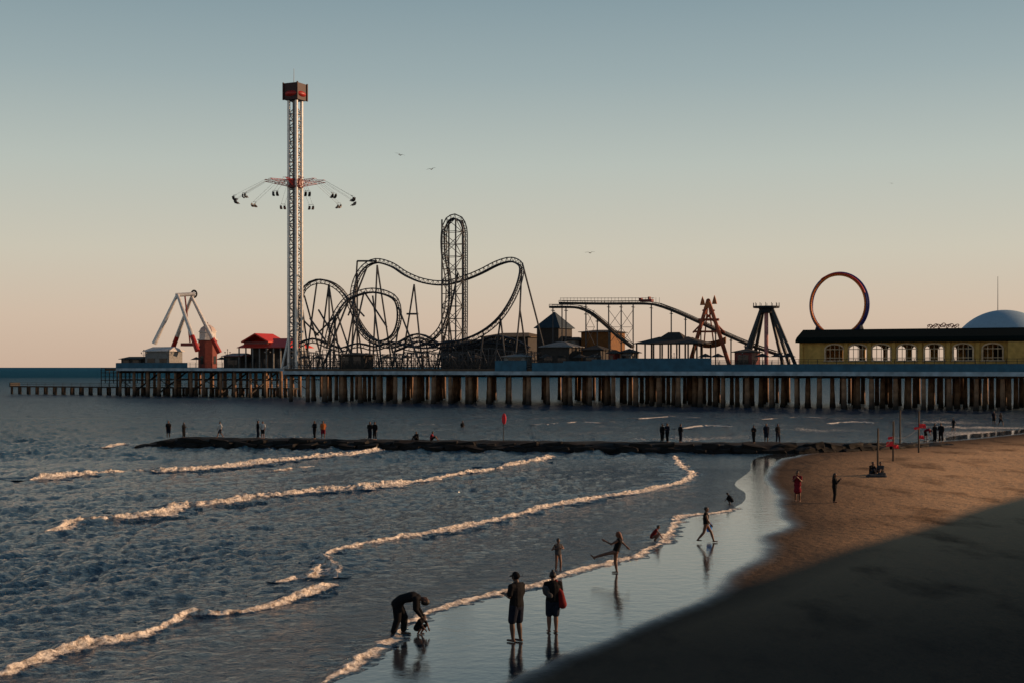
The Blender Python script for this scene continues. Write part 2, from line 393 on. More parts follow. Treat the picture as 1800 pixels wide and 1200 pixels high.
# ------------------------------------------------------------ seawall (off to the right)
ea=V((-1.2,32.4,0));eb=V((26.8,75.5,0));ed=(eb-ea).normalized();en=V((ed.y,-ed.x,0))
WH=6.0;Ls=(WH-.3)/math.tan(SUN_EL)
sv=V((math.sin(SUN_AZ),math.cos(SUN_AZ),0))*Ls
wo=ea+sv
bm=bmesh.new();prof=[(-.9,-.5),(-.7,1.0),(-.25,3.),(0,WH),(60,WH),(60,-.5)]
rings=[]
for L_ in np.arange(-14,240,4.):
    wob=.15*math.sin(L_*.37+1)
    rings.append([bm.verts.new(wo+ed*L_+en*(x+(wob if x<50 else 0))+V((0,0,z))) for x,z in prof])
for A,Bq in zip(rings,rings[1:]):
    for k in range(len(prof)): bm.faces.new((A[k],A[(k+1)%6],Bq[(k+1)%6],Bq[k]))
bm.faces.new(rings[0][::-1]);bm.faces.new(rings[-1])
solo('seawall',bm,M['conc'],'long grey concrete seawall above the beach','seawall',V((wo.x,wo.y,0)),kind='structure')
# ------------------------------------------------------------ jetty
jp=spline(JLv,.9);NJ=len(jp)
def jend(i): return min(1,i/5.)*min(1,(NJ-1-i)/18.)**.6
bm=bmesh.new();rings=[]
for i,p in enumerate(jp):
    t=(jp[min(i+1,NJ-1)]-jp[max(i-1,0)]).normalized();nr=V((-t.y,t.x,0))
    e=jend(i)
    rg=[]
    for x,z in ((-3.7,-.8),(-3.2,.05),(-2.8,.42),(-2.3,.6),(-1.2,.7),(0,.72),(1.2,.7),(2.4,.5),(3.4,-.8)):
        q=p+nr*x*(.5+.5*min(1,i/5))
        blk=math.floor(i/2.3+ (3 if x>0 else 0));dd=.13*noise.noise(V((q.x*1.3,q.y*1.3,z)))+.14*noise.noise(V((blk*3.7,x,0)))
        rg.append(bm.verts.new((q.x,q.y,z*e+dd-.3*(1-e))))
    rings.append(rg)
for A,Bq in zip(rings,rings[1:]):
    for k in range(8): bm.faces.new((A[k],A[k+1],Bq[k+1],Bq[k]))
bm.faces.new(rings[0]);bm.faces.new(rings[-1][::-1])
solo('rock_jetty',bm,M['rock'],'long low jetty of dark wet granite','jetty',V((jp[0].x,jp[0].y,0)))
tm=[]
for k in range(6):
    bm=bmesh.new();bmesh.ops.create_cube(bm,size=1);bmesh.ops.subdivide_edges(bm,edges=bm.edges,cuts=3,use_grid_fill=True)
    for v in bm.verts:
        c=v.co.copy();c*= (1-.22*(max(0,c.length-.55)))
        c+=V((noise.noise(c*1.7+V((k*5,0,0))),noise.noise(c*1.7+V((0,k*5,3))),noise.noise(c*1.7+V((7,0,k*5)))))*.18
        v.co=c
    tm.append(tomesh('jetty_boulder',bm,M['rock']))
for i in range(0,NJ):
    p=jp[i];t=(jp[min(i+1,NJ-1)]-jp[max(i-1,0)]).normalized();nr=V((-t.y,t.x,0));yaw=math.atan2(t.y,t.x);e=jend(i)
    for off,zz in ((-3.0,.1),(-2.2,.38)):
        if (i+int(off))%2: continue
        o=bpy.data.objects.new('jetty_boulder',random.choice(tm))
        q=p+nr*(off+random.uniform(-.25,.25))
        o.location=(q.x,q.y,(zz+random.uniform(-.08,.1))*e-.35*(1-e))
        o.rotation_euler=(random.uniform(-.18,.18),random.uniform(-.18,.18),yaw+random.uniform(-.2,.2))
        s=random.uniform(.85,1.25);o.scale=(s*random.uniform(1.3,1.8),s,s*random.uniform(.45,.62));link(o)
        tag(o,'dark wet granite boulder in the jetty','boulder','rocks of the jetty')
# ------------------------------------------------------------ pier
SR=S(1980,0);SL=S(498,0)
pier=thing('pier','long wooden amusement pier on concrete piles over the sea','pier',PF(SL,0,0))
bm=bmesh.new();pbox(bm,SL,SR,0.3,45,6.2,DZ);part('deck',bm,M['wood'],pier)
bm=bmesh.new();pbox(bm,S(205,34),S(512,34)-3,30,60,6.4,DZ-.01);part('deck',bm,M['wood'],pier)
bm=bmesh.new();pbox(bm,SL-.1,SR,-.15,.28,5.75,6.45);part('edge_beam',bm,M['lblue'],pier)
bm=bmesh.new();s0=S(205,30);pbox(bm,s0,S(510,30),29.7,29.98,6.35,7.0);part('edge_beam',bm,M['lblue'],pier)
def para(u0,u1,v,t=-.05):
    bm=bmesh.new();a=S(u0,t);b=S(u1,t);z=ZV(v,(u0+u1)/2,t);pbox(bm,a,b-.004,t,t+.2,6.46,z)
    pbox(bm,a,b-.004,t-.05,t+.25,z+.002,z+.1);part('blue_parapet',bm,M['blue'],pier)
for q in ((1388,1980,640),(1085,1250,630),(1040,1085,632),(990,1040,635),(935,990,638),(1250,1388,641),(870,925,634)): para(*q)
bm=bmesh.new();pbox(bm,S(205,30),S(330,30),29.7,29.9,7.01,8.3);part('blue_parapet',bm,M['blue'],pier)
def railbm(bm,s0,s1,t,z0,z1,sp=2.):
    n=max(1,int(abs(s1-s0)/sp))
    for i in range(n+1):
        s=s0+(s1-s0)*i/n; tube(bm,PF(s,t,z0),PF(s,t,z1+.05),.055,n=4)
    for k in range(4):
        z=z0+(z1-z0)*(k+1)/4; tube(bm,PF(s0,t,z),PF(s1,t,z),.04,n=4)
for s0,s1,t,z1 in ((SL,S(1388,.6),.6,8.1),(S(1388,.6),SR,.6,8.6),(S(205,30),S(498,30),30.3,8.3),(SL,S(1388,3),3.,8.3),(SL,S(1388,5),5.2,8.5)):
    bm=bmesh.new();railbm(bm,s0,s1,t,DZ,z1,1.6);part('railing',bm,M['dark'],pier)
def pile_bm(bm,s,t,r,zt=5.8,n=10):
    tube(bm,PF(s,t,-2),PF(s,t,.7),r*1.25,r*1.15,n);tube(bm,PF(s,t,.7),PF(s,t,zt),r*1.02,r*.9,n)
sp=4.3;ss=[];x=SL+.8
while x<SR: ss.append(x);x+=sp*random.uniform(.94,1.06)
pmes=[]
for k in range(4):
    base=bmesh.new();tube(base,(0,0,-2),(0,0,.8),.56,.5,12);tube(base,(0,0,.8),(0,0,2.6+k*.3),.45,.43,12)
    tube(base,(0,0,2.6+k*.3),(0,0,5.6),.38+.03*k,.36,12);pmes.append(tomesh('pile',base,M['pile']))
cnt=0
for t in (1.2,9.8):
    for s in ss:
        if cnt>=90: break
        if random.random()<.06: continue
        o=bpy.data.objects.new('pile',random.choice(pmes));o.parent=pier;p=PF(s+random.uniform(-.25,.25),t+random.uniform(-.3,.3),0);o.location=p-pier.location
        o.scale=(random.uniform(.8,1.2),)*2+(1,);o.rotation_euler=(random.uniform(-.02,.02),random.uniform(-.02,.02),random.uniform(0,6));link(o);cnt+=1
bm=bmesh.new()
for t in (18.4,27,35.6,43.5):
    for s in ss:
        if random.random()<.08: continue
        pile_bm(bm,s+random.uniform(-.3,.3),t,random.uniform(.36,.46),n=8)
for s in ss:
    if random.random()<.2: pile_bm(bm,s+1.4,5.2,.4,n=8)
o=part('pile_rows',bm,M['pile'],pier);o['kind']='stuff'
bm=bmesh.new()
for s in ss: pbox(bm,s-.45,s+.45,.5,44.5,5.3,5.95)
for t in (1.2,9.8,18.4): pbox(bm,SL,SR,t-.2,t+.2,5.96,6.19)
part('cap_beam',bm,M['dark'],pier)
bm=bmesh.new();s=S(212,31)
sl=[]
while s<S(500,31): sl.append(s);s+=4.6*random.uniform(.85,1.15)
for s in sl:
    for t in (31,39,48,57): pile_bm(bm,s+random.uniform(-.3,.3),t,random.uniform(.3,.45),6.3,8)
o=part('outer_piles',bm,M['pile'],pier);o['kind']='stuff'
bm=bmesh.new()
for s in sl: pbox(bm,s-.3,s+.3,30.4,58,5.8,6.38)
for k,(s,s2) in enumerate(zip(sl,sl[1:])):
    for t in (31,48):
        tube(bm,PF(s,t,4.2),PF(s2,t,4.2),.14,n=5)
        if k%3==0: tube(bm,PF(s,t,4.2),PF(s2,t,1.8),.1,n=5)
    if k%2: tube(bm,PF(s,31,1.),PF(s+1.5,39,5.8),.22,n=6)
part('cross_bracing',bm,M['dark'],pier)
lp=thing('landing_platform','open steel landing platform with railings below the pier head','platform',W(188,695,38))
bm=bmesh.new();a=S(187,38);b=S(245,38)
for zz in (ZV(668,200,38),ZV(655,200,38)): pbox(bm,a,b,36,42,zz,zz+.18)
n=9
for i in range(n):
    s=a+(b-a)*i/(n-1)
    for t in (36.1,41.9): tube(bm,PF(s,t,-1 if i%2==0 else 3.2),PF(s,t,7.0),.11,n=5)
for zz in (4.9,6.9,7.0,6.4): tube(bm,PF(a,36,zz),PF(b,36,zz),.05,n=4)
part('frame',bm,M['dark'],lp)
fp=thing('fishing_pier','low dark timber fishing pier on short posts','pier',W(24,698,40))
a=S(24,40);b=S(520,40);zt=ZV(678,100,40)
bm=bmesh.new();pbox(bm,a,b,38.5,42,zt-.3,zt);pbox(bm,a,a+.3,38.5,42,zt,zt+.9);part('deck',bm,M['dark'],fp)
bm=bmesh.new();s=a+.4;fs=[]
while s<b: fs.append(s);s+=3.1
for s in fs: tube(bm,PF(s,38.4,zt),PF(s,38.4,zt+.9),.05,n=4)
for zz in (.45,.9): tube(bm,PF(a,38.4,zt+zz),PF(b,38.4,zt+zz),.045,n=4)
part('railing',bm,M['dark'],fp)
pb=bmesh.new();tube(pb,(0,0,-1.5),(0,0,zt-.3),.34,.3,8);fme=tomesh('post',pb,M['pile'])
for i,s in enumerate(fs[:46]):
    for t in (39,41.6):
        o=bpy.data.objects.new('post',fme);o.parent=fp;o.location=PF(s,t,0)-fp.location;o.scale=(random.uniform(.9,1.3),)*2+(1,);link(o)
# ------------------------------------------------------------ swing tower
TC=PF(S(519,14),14,DZ);px=TC.y/F
fl=thing('swing_tower','tall silver lattice swing ride tower with dark red crown','amusement ride',TC)
zt=CAMH+(HV-178)*px
hw=1.0;cor=[DA*x*hw+NA*y*hw for x,y in ((-1,-1),(1,-1),(1,1),(-1,1))]
def atz(c,z): return V((TC.x+c.x,TC.y+c.y,z))
bm=bmesh.new()
for c in cor: tube(bm,atz(c,DZ),atz(c,zt),.36,.36,8)
part('mast',bm,M['mast'],fl)
bm=bmesh.new();z=DZ;i=0;st=1.5
while z+st<zt:
    for k in range(4):
        c1=cor[k];c2=cor[(k+1)%4]
        tube(bm,atz(c1,z),atz(c2,z),.11,n=4);
        if (i+k)%2: tube(bm,atz(c1,z),atz(c2,z+st),.1,n=4)
        else: tube(bm,atz(c2,z),atz(c1,z+st),.1,n=4)
    z+=st;i+=1
part('lattice_bracing',bm,M['dgrey'],fl)
bm=bmesh.new();tube(bm,atz(V((0,0,0)),DZ),atz(V((0,0,0)),zt),.6,n=8);part('cable_trunk',bm,M['dgrey'],fl)
bm=bmesh.new()
for c in cor: tube(bm,atz(c*2.1,DZ),atz(c,DZ+7),.25,n=6);tube(bm,atz(c*2.1,DZ),atz(c*1.,DZ+.6),.3,n=6)
part('base_brace',bm,M['white'],fl)
zc0=zt;zc1=CAMH+(HV-148)*px;TO=V((TC.x,TC.y,0))
bm=bmesh.new()
fbox(bm,TO,DA,NA,-1.75,1.75,-1.75,1.75,zc0+.1,zc1-.02)
for sx in (-1,1):
    for sy in (-1,1): fbox(bm,TO,DA,NA,sx*1.85-.14,sx*1.85+.14,sy*1.85-.14,sy*1.85+.14,zc0+.05,zc1+.12)
part('crown_frame',bm,pm('blackish_red_cladding',(.035,.008,.01),.6),fl)
bm=bmesh.new();bmesh.ops.create_uvsphere(bm,u_segments=20,v_segments=12,radius=1,matrix=Matrix.Translation((TC.x,TC.y,zc0+1.4))@Matrix.Diagonal((2.35,2.35,.95,1)))
part('crown_ball',bm,M['red'],fl,smooth=True)
bm=bmesh.new();tube(bm,atz(V((-.3,0,0)),zc1),atz(V((-.3,0,0)),CAMH+(HV-121)*px),.07,.04,5);part('antenna',bm,M['steel'],fl)
zg=CAMH+(HV-322)*px
bm=bmesh.new()
for zz,r in ((zg-.9,1.75),(zg+.6,1.65)):
    bmesh.ops.create_cone(bm,cap_ends=True,segments=16,radius1=r,radius2=r,depth=.35,matrix=Matrix.Translation((TC.x,TC.y,zz)))
bmesh.ops.create_cone(bm,cap_ends=True,segments=16,radius1=1.5,radius2=1.5,depth=1.9,matrix=Matrix.Translation((TC.x,TC.y,zg-.1)))
part('gondola_hub',bm,M['dred'],fl)
R1=6.7;R2=13.3;zs=CAMH+(HV-356)*px
armc=bmesh.new()
tube(armc,(1.6,0,.55),(R1,0,.45),.06,n=5);tube(armc,(1.6,0,-.75),(R1,0,.4),.055,n=5)
for k in range(6):
    xx=1.6+k*.82; tube(armc,(xx,0,.53),(xx+.42,0,-.6+k*.17),.03,n=4);tube(armc,(xx+.42,0,-.6+k*.17),(xx+.82,0,.5),.03,n=4)
tube(armc,(R1,-.6,.42),(R1,.6,.42),.05,n=5)
arme=tomesh('gondola_arm',armc,M['red'])
sw=bmesh.new();dz=zs-zg
for yy in (-.45,.45):
    for xo in (0,.3): tube(sw,(R1,yy,.4),(R2-.3+xo,yy*.9,dz+1.0),.011,n=4)
swe=tomesh('swing_chains',sw,M['chain'])
se=bmesh.new()
def tb(bm,x0,x1,y0,y1,z0,z1): fbox(bm,V((R2,0,dz)),V((.88,0,.47)),V((0,1,0)),x0,x1,y0,y1,z0,z1)
for yy in (-.42,.42):
    tb(se,-.28,.25,yy-.24,yy+.24,-.05,.05);tb(se,.2,.3,yy-.24,yy+.24,.0,.6)
    tb(se,-.35,-.3,yy-.24,yy+.24,.2,.26);tb(se,-.3,.25,yy-.27,yy-.23,-.05,.3)
tube(se,(R2-.3,-.5,dz+1.0),(R2+.2,-.5,dz+1.),.04,n=5);tube(se,(R2-.3,-.5,dz+1.0),(R2-.3,.5,dz+1.),.04,n=5)
for yy in (-.55,.55): tube(se,(R2+.1,yy,dz+1.),(R2+.1,yy,dz+.1),.03,n=4)
see=tomesh('seat',se,M['steel'])
view_ang=math.atan2(TC.y,TC.x)
SWA=[]
for k in range(12):
    a=view_ang+math.pi+math.radians(11+30*k+random.uniform(-4,4))
    SWA.append(a)
    for nm,me in (('gondola_arm',arme),('swing',swe)):
        o=bpy.data.objects.new(nm,me);o.parent=fl;o.location=(0,0,zg-DZ);o.rotation_euler=(0,0,a);link(o)
        if nm=='swing':
            q=bpy.data.objects.new('seat',see);q.parent=o;link(q)
# ------------------------------------------------------------ coaster
def track(bm,pts,lat=.75,wd=.6,dp=.95,tie=1.0):
    P=spline(pts,tie);R=[[],[],[]]
    for i,p in enumerate(P):
        t=(P[min(i+1,len(P)-1)]-P[max(i-1,0)]).normalized()
        inn=t.cross(NA).normalized()
        l=(NA*math.sqrt(1-lat*lat)+inn*lat).normalized();up=l.cross(t).normalized()
        R[0].append(p+l*wd+up*.1);R[1].append(p-l*wd+up*.1);R[2].append(p-up*dp*.6)
    for k in range(2): polytube(bm,R[k],.13,5)
    polytube(bm,R[2],.2,6)
    for i in range(len(P)):
        tube(bm,R[0][i],R[1][i],.06,n=4);tube(bm,R[0][i],R[2][i],.06,n=4);tube(bm,R[1][i],R[2][i],.06,n=4)
        if i+1<len(P):
            tube(bm,R[0][i],R[2][i+1],.05,n=4);tube(bm,R[1][i],R[0][i+1],.05,n=4)
TA=[(818,615,18),(819,560,18),(819,500,18),(819,430,18),(818,402,18),(811,386,18),(800,381,18),(788,387,18.5),(782,400,19),(780,425,20),(782,455,20),(788,490,20),(789,520,20),(785,550,20),(775,578,21),(755,598,22),(730,606,24),(716,600,25),(705,604,25)]
TB=[(740,608,13),(775,606,14),(815,600,14),(850,585,14),(880,560,14),(903,525,15),(916,490,16),(917,467,18),(900,457,20),(875,463,21),(845,478,22),(815,490,22),(780,498,22),(745,494,22),(715,482,22),(690,466,22),(662,459,22),(640,470,21),(625,495,20),(620,530,19),(627,565,18),(645,592,17),(670,602,16),(693,590,15),(703,560,14),(698,528,13),(675,514,12),(645,512,11),(612,525,10),(592,550,9),(580,580,9),(574,612,9)]
TCc=[(528,618,20),(531,575,20),(529,535,20),(537,507,20),(557,495,21),(580,498,22),(600,512,24),(615,535,26),(632,570,27),(655,597,28),(690,608,28),(725,592,28),(745,592,28),(770,606,28)]
TD=[(900,606,24),(860,600,24),(820,606,24),(790,612,24),(760,604,24),(735,597,24),(715,606,24),(690,616,24)]
TE=[(528,606,9),(550,598,10),(575,606,12),(600,614,14),(630,606,16),(660,612,18),(690,604,19),(720,612,20),(755,614,20),(790,602,20),(825,608,20),(870,594,20),(905,600,20),(930,614,20)]
co=thing('roller_coaster','dark steel roller coaster with looping track and tall lift tower','roller coaster',PF(S(750,20),20,DZ))
for pts in (TA,TB,TCc,TD,TE):
    bm=bmesh.new();track(bm,[W(*p) for p in pts]);part('track',bm,M['steel'],co,smooth=False)
bm=bmesh.new()
a0,a1=S(791,20),S(815,20);zb=DZ;zt2=ZV(388,805,20)
crn=[(a0,16.5),(a1,16.5),(a1,19.5),(a0,19.5)]
for s,t in crn: tube(bm,PF(s,t,zb),PF(s,t,zt2),.19,n=6)
z=zb;i=0
while z<zt2-1.8:
    for k in range(4):
        c1=crn[k];c2=crn[(k+1)%4];tube(bm,PF(*c1,z),PF(*c2,z),.08,n=4)
        tube(bm,PF(*(c1 if (i+k)%2 else c2),z),PF(*(c2 if (i+k)%2 else c1),z+2.6),.08,n=4)
    tube(bm,PF(a1,18,z),PF(S(819,18),18,z),.08,n=4)
    tube(bm,PF(a0,18,z+.5),W(783,645-(z+.5-CAMH)/ (PF(a0,18,0).y)*F,19.5),.06,n=4)
    z+=2.6;i+=1
part('lift_tower',bm,M['steel2'],co)
sup=[((663,466,22),(690,612,24)),((663,466,22),(655,612,20)),((628,459,21),(616,618,21)),((628,459,21),(662,459,21)),((728,500,24),(705,606,26)),((728,500,24),(743,606,22)),((715,552,24),(735,552,24)),
((918,462,18),(966,612,20)),((914,545,17),(904,615,15)),((914,545,17),(929,615,19)),((917,470,18),(914,545,17)),
((578,500,22),(559,606,24)),((578,500,22),(600,612,22)),((578,500,22),(580,610,22)),((557,497,21),(536,610,20)),((535,520,20),(570,612,20)),((612,530,10),(566,612,8)),((640,513,11),(610,612,9)),((640,513,11),(680,575,11)),((700,540,13),(742,610,12)),((592,550,9),(625,612,9)),((555,590,20),(600,545,14)),((530,560,20),(560,590,20)),
((850,585,14),(842,618,14)),((880,560,14),(868,618,14)),((880,560,14),(890,618,14)),((780,590,20),(765,615,20)),((650,594,17),(650,618,17)),((623,540,19),(640,612,22)),((623,540,19),(604,612,19)),((685,600,16),(700,618,16)),((532,545,20),(545,612,22)),((660,600,27),(668,618,27)),((748,595,28),(756,618,28)),((600,512,24),(640,556,20)),((655,520,11),(672,612,11)),((805,480,19),(770,612,23)),((628,480,21),(628,612,21)),((573,600,9),(545,560,15)),((603,620,12),(560,545,18)),((645,470,21),(612,555,20)),((590,555,9),(585,612,9)),((700,575,14),(690,612,14)),((787,545,20),(800,612,20))]
for a,b in sup:
    bm=bmesh.new();bq=W(*b)
    if b[1]>600: bq.z=DZ
    tube(bm,W(*a),bq,.2,n=6);part('support_column',bm,M['steel2'],co)
for k,t in enumerate((7,13,22)):
    bm=bmesh.new();s=S(528,t);s1=S(935,t);i=0
    while s<s1:
        h=2.6+1.8*noise.noise(V((s*.08,t,1)))+.6
        s2=s+random.uniform(1.4,2.6)
        tube(bm,PF(s,t,DZ),PF(s,t,DZ+h),.1,n=4);tube(bm,PF(s,t+1.5,DZ),PF(s,t+1.5,DZ+h),.1,n=4)
        tube(bm,PF(s,t,DZ+h),PF(s2,t,DZ+h*.95),.1,n=4)
        tube(bm,PF(s,t,DZ+(.1 if i%2 else h)),PF(s2,t,DZ+(h if i%2 else .1)),.07,n=4);tube(bm,PF(s,t,DZ+h*.5),PF(s2,t,DZ+h*.5),.06,n=4)
        s=s2;i+=1
    part('trestle',bm,M['steel'],co)
# ------------------------------------------------------------ flume
fm=thing('log_flume','raised flume ride with two long sloping chutes on posts','amusement ride',PF(S(1100,12),12,DZ))
p1=((968,540),(1000,540),(1020,542),(1040,551),(1065,571),(1088,592),(1112,610));p2=((985,533),(1060,534),(1135,534),(1160,538),(1190,549),(1230,567),(1275,588),(1320,607),(1365,622))
P1=[W(u,v,12) for u,v in p1];P2=[W(u,v,16) for u,v in p2]
for P in (P1,P2):
    bm=bmesh.new();sweep(bm,spline(P,1.),1.5,.45)
    for off in (-.75,.75):
        polytube(bm,[q+NA*off+V((0,0,.5)) for q in spline(P,2.)],.06,4)
    for q in spline(P,1.6): tube(bm,q+NA*.75,q+NA*.75+V((0,0,.5)),.05,n=4);tube(bm,q-NA*.75,q-NA*.75+V((0,0,.5)),.05,n=4)
    part('chute',bm,M['dark'],fm)
def vat(pl,u):
    for (u0,v0),(u1,v1) in zip(pl,pl[1:]):
        if u0<=u<=u1: return v0+(v1-v0)*(u-u0)/(u1-u0)
for pl,us,tt0 in ((p1,(972,995,1030,1050,1072),12),(p2,(988,1030,1070,1092,1113,1145,1180,1205,1232,1258,1285,1310,1335),16)):
    for u in us:
        bm=bmesh.new();v=vat(pl,u)
        for tt in (tt0-.6,tt0+.6): a=W(u,v,tt);tube(bm,a,V((a.x,a.y,DZ)),.13,n=5)
        a=W(u,v+6,tt0);tube(bm,a-NA*.8,a+NA*.8,.1,n=4)
        part('support_post',bm,M['steel2'],fm)
bm=bmesh.new()
for u0,u1 in ((1092,1113),(1030,1045),(1070,1092)):
    for va,vb in ((545,575),(575,605)):
        tube(bm,W(u0,va,15.4),W(u1,vb,15.4),.05,n=4);tube(bm,W(u1,va,15.4),W(u0,vb,15.4),.05,n=4)
    tube(bm,W(u0,575,15.4),W(u1,575,15.4),.06,n=4)
for u in range(985,1160,6):
    a=W(u,533,17.);tube(bm,a,a+V((0,0,1.1)),.04,n=4)
tube(bm,W(985,533,17.)+V((0,0,1)),W(1150,533,17.)+V((0,0,1)),.06,n=4)
part('handrail',bm,M['steel2'],fm)
bm=bmesh.new();q=W(1137,531,16);qo=V((q.x,q.y,0))
fbox(bm,qo,DA,NA,-1.2,1.2,-.6,.6,q.z,q.z+.5);fbox(bm,qo,DA,NA,-1.5,-1.0,-.45,.45,q.z+.2,q.z+.8);fbox(bm,qo,DA,NA,.4,.7,-.5,.5,q.z+.5,q.z+1.0)
bmesh.ops.bevel(bm,geom=bm.edges[:],offset=.08,segments=1)
solo('log_boat',bm,M['dred'],'small dark flume boat on the upper chute','boat',q)
# ------------------------------------------------------------ pendulum ride
ar=thing('pendulum_ride','pendulum ride with white inclined legs and dark wheel','amusement ride',PF(S(330,44),44,DZ))
legs=[((312,518,42),(271,604,40)),((312,518,42),(347,616,40)),((337,522,46),(303,614,50)),((337,522,46),(386,620,50))]
for a,b in legs:
    A=W(*a);Bv=W(*b);m=A.lerp(Bv,.74)
    bm=bmesh.new();tube(bm,A,m,.4,.58,10);part('leg',bm,M['white'],ar)
    bm=bmesh.new();tube(bm,m,V(Bv),.6,.66,10);part('lower_leg',bm,M['red'] if b[0]!=271 else M['white'],ar)
bm=bmesh.new();tube(bm,W(309,519,42),W(342,517,46),.5,n=10);part('axle',bm,M['white'],ar)
bm=bmesh.new();c=W(341,517,46.9)
for rr in (.8,.95):
    polytube(bm,[c+(DA*math.cos(k*.4189)+V((0,0,1))*math.sin(k*.4189))*rr for k in range(16)],.16,5)
for k in range(6): tube(bm,c,c+(DA*math.cos(k*1.047)+V((0,0,1))*math.sin(k*1.047))*.9,.12,n=4)
part('drive_wheel',bm,M['dark'],ar)
bm=bmesh.new()
tube(bm,W(325,520,44),W(334,602,44),.2,n=6);pb0=W(334,604,44)
fbox(bm,V((pb0.x,pb0.y,0)),DA,NA,-2.2,2.2,-1,1,pb0.z-.6,pb0.z+.2);part('pendulum_arm',bm,M['dred'],ar)
db=thing('domed_pavilion','small red pavilion with a pale faceted dome','building',PF(S(364,52),52,DZ))
c=PF(S(365,53),53,0);ang0=math.atan2(DA.y,DA.x)
def oct_(bm,r1,r2,z0,z1):
    bmesh.ops.create_cone(bm,cap_ends=True,segments=8,radius1=r1,radius2=r2,depth=z1-z0,matrix=Matrix.Translation((c.x,c.y,(z0+z1)/2))@Matrix.Rotation(ang0+.39,4,'Z'))
z1_=ZV(598,364,53);z2_=ZV(584,364,53);z3_=ZV(570,364,53)
bm=bmesh.new();oct_(bm,2.5,2.5,DZ,z1_);part('wall',bm,pm('dull_red_stucco',(.2,.045,.035),.8),db)
bm=bmesh.new();oct_(bm,2.75,2.75,z1_,z1_+.3);oct_(bm,2.2,2.2,z1_+.3,z2_);oct_(bm,2.45,2.4,z2_,z2_+.2);part('drum',bm,M['offw'],db)
bm=bmesh.new();oct_(bm,2.3,1.8,z2_+.2,z2_+1.1);oct_(bm,1.8,.7,z2_+1.1,z3_-.2);oct_(bm,.3,.1,z3_-.2,z3_+.5);part('dome',bm,pm('pinkish_white_dome',(.5,.4,.37),.7),db)
for k in range(8):
    if k%2: continue
    an=ang0+k*math.pi/4;bm=bmesh.new();ax_=V((math.cos(an),math.sin(an),0));ay_=V((-ax_.y,ax_.x,0));fbox(bm,V((c.x,c.y,0)),ax_,ay_,2.32,2.38,-.5,.5,DZ+1.2,DZ+3.2);part('window',bm,M['glass'],db)
def hut(u0,u1,vt,ve,t,dep,wall,roof,label,name='kiosk',ins=.9,ov=.5):
    a,b=S(u0,t),S(u1,t);ze=ZV(ve,(u0+u1)/2,t);zt=ZV(vt,(u0+u1)/2,t)
    r=thing(name,label,'kiosk' if name=='kiosk' else 'building',PF((a+b)/2,t+dep/2,DZ))
    bm=bmesh.new();pbox(bm,a+ov,b-ov,t+ov,t+dep-ov,DZ,ze);part('wall',bm,wall,r)
    bm=bmesh.new();hip(bm,a,b,t,t+dep,ze+.002,zt,min(ins,(b-a)*.49));part('roof',bm,roof,r)
    n=max(1,int((b-a)/3.2));w=(b-a-2*ov)/n;hz=min(ze-.3,DZ+2.4)
    for k in range(n):
        x=a+ov+w*k
        bm=bmesh.new();pbox(bm,x+w*.2,x+w*.8,t+ov-.06,t+ov-.01,min(DZ+.9,hz-.5),hz);pbox(bm,x+w*.16,x+w*.84,t+ov-.16,t+ov-.005,hz+.005,hz+.12);part('window',bm,M['glass'],r)
    return r
hut(250,298,609,617,34,6,M['greyp'],M['offw'],'small off-white hut at the pier head')
hut(208,248,626,631,34,6,M['bldg'],M['dark'],'low dark shed at the pier head')
hut(388,424,620,626,36,7,M['bldg'],M['dred'],'low shed with a dark red roof')
rh=thing('red_roof_house','red two-tier roofed pavilion with open timber posts','building',PF(S(460,38),38,DZ))
t0=36;a,b=S(416,t0),S(506,t0);z1=ZV(611,460,t0)
bm=bmesh.new();hip(bm,a,b,t0,t0+11,z1,ZV(594,460,t0),2.);part('lower_roof',bm,M['redroof'],rh)
bm=bmesh.new();a2,b2=S(430,t0+3),S(478,t0+3);zu=ZV(600,455,t0+3);zp=ZV(586,455,t0+3);mid=(a2+b2)/2
v=[bm.verts.new(PF(s,t,z)) for t in (t0+1.5,t0+9) for s,z in ((a2,zu),(mid,zp),(b2,zu),(b2,zu-.3),(mid,zp-.35),(a2,zu-.3))]
for k in range(6): bm.faces.new((v[k],v[(k+1)%6],v[6+(k+1)%6],v[6+k]))
bm.faces.new((v[0],v[1],v[4],v[5]));bm.faces.new((v[1],v[2],v[3],v[4]));bm.faces.new((v[11],v[10],v[7],v[6]));bm.faces.new((v[10],v[9],v[8],v[7]))
part('upper_roof',bm,M['redroof'],rh)
bm=bmesh.new();pbox(bm,a+1.2,b-1.2,t0+4,t0+10,DZ,z1-.01);part('wall',bm,M['bldg'],rh)
bm=bmesh.new();pbox(bm,a2+.5,b2-.5,t0+2,t0+8.5,z1+.3,zu-.1);part('gable_wall',bm,M['dred'],rh)
for k in range(8):
    bm=bmesh.new();s=a+.4+(b-a-.8)*k/7;pbox(bm,s-.13,s+.13,t0+.3,t0+.56,DZ,z1);part('post',bm,M['greyp'],rh)
for k in range(4):
    bm=bmesh.new();s=a+2+(b-a-4)*k/3;pbox(bm,s-.6,s+.6,t0+3.9,t0+3.97,DZ+.9,DZ+2.4);part('window',bm,M['glass'],rh)
ochre=pm('olive_ochre_roof',(.11,.065,.018),.7);ow=pm('orange_ochre_wall',(.17,.07,.016),.8)
hut(840,930,584,593,32,12,M['bldg'],ochre,'long low amusement hall with an ochre roof','hall',3)
hut(770,834,596,602,34,10,M['bldg'],ochre,'lower annexe hall with an ochre roof','hall',2)
hut(938,984,547,577,28,8,M['bldg'],M['navyroof'],'building with steep slate-blue hipped roof','hall',3)
hut(1016,1076,579,584,32,9,ow,M['dark'],'long orange-ochre hall with a shallow roof','hall',2)
hut(986,1012,592,598,30,8,M['greyp'],M['dark'],'small grey hall between two taller buildings','hall',1)
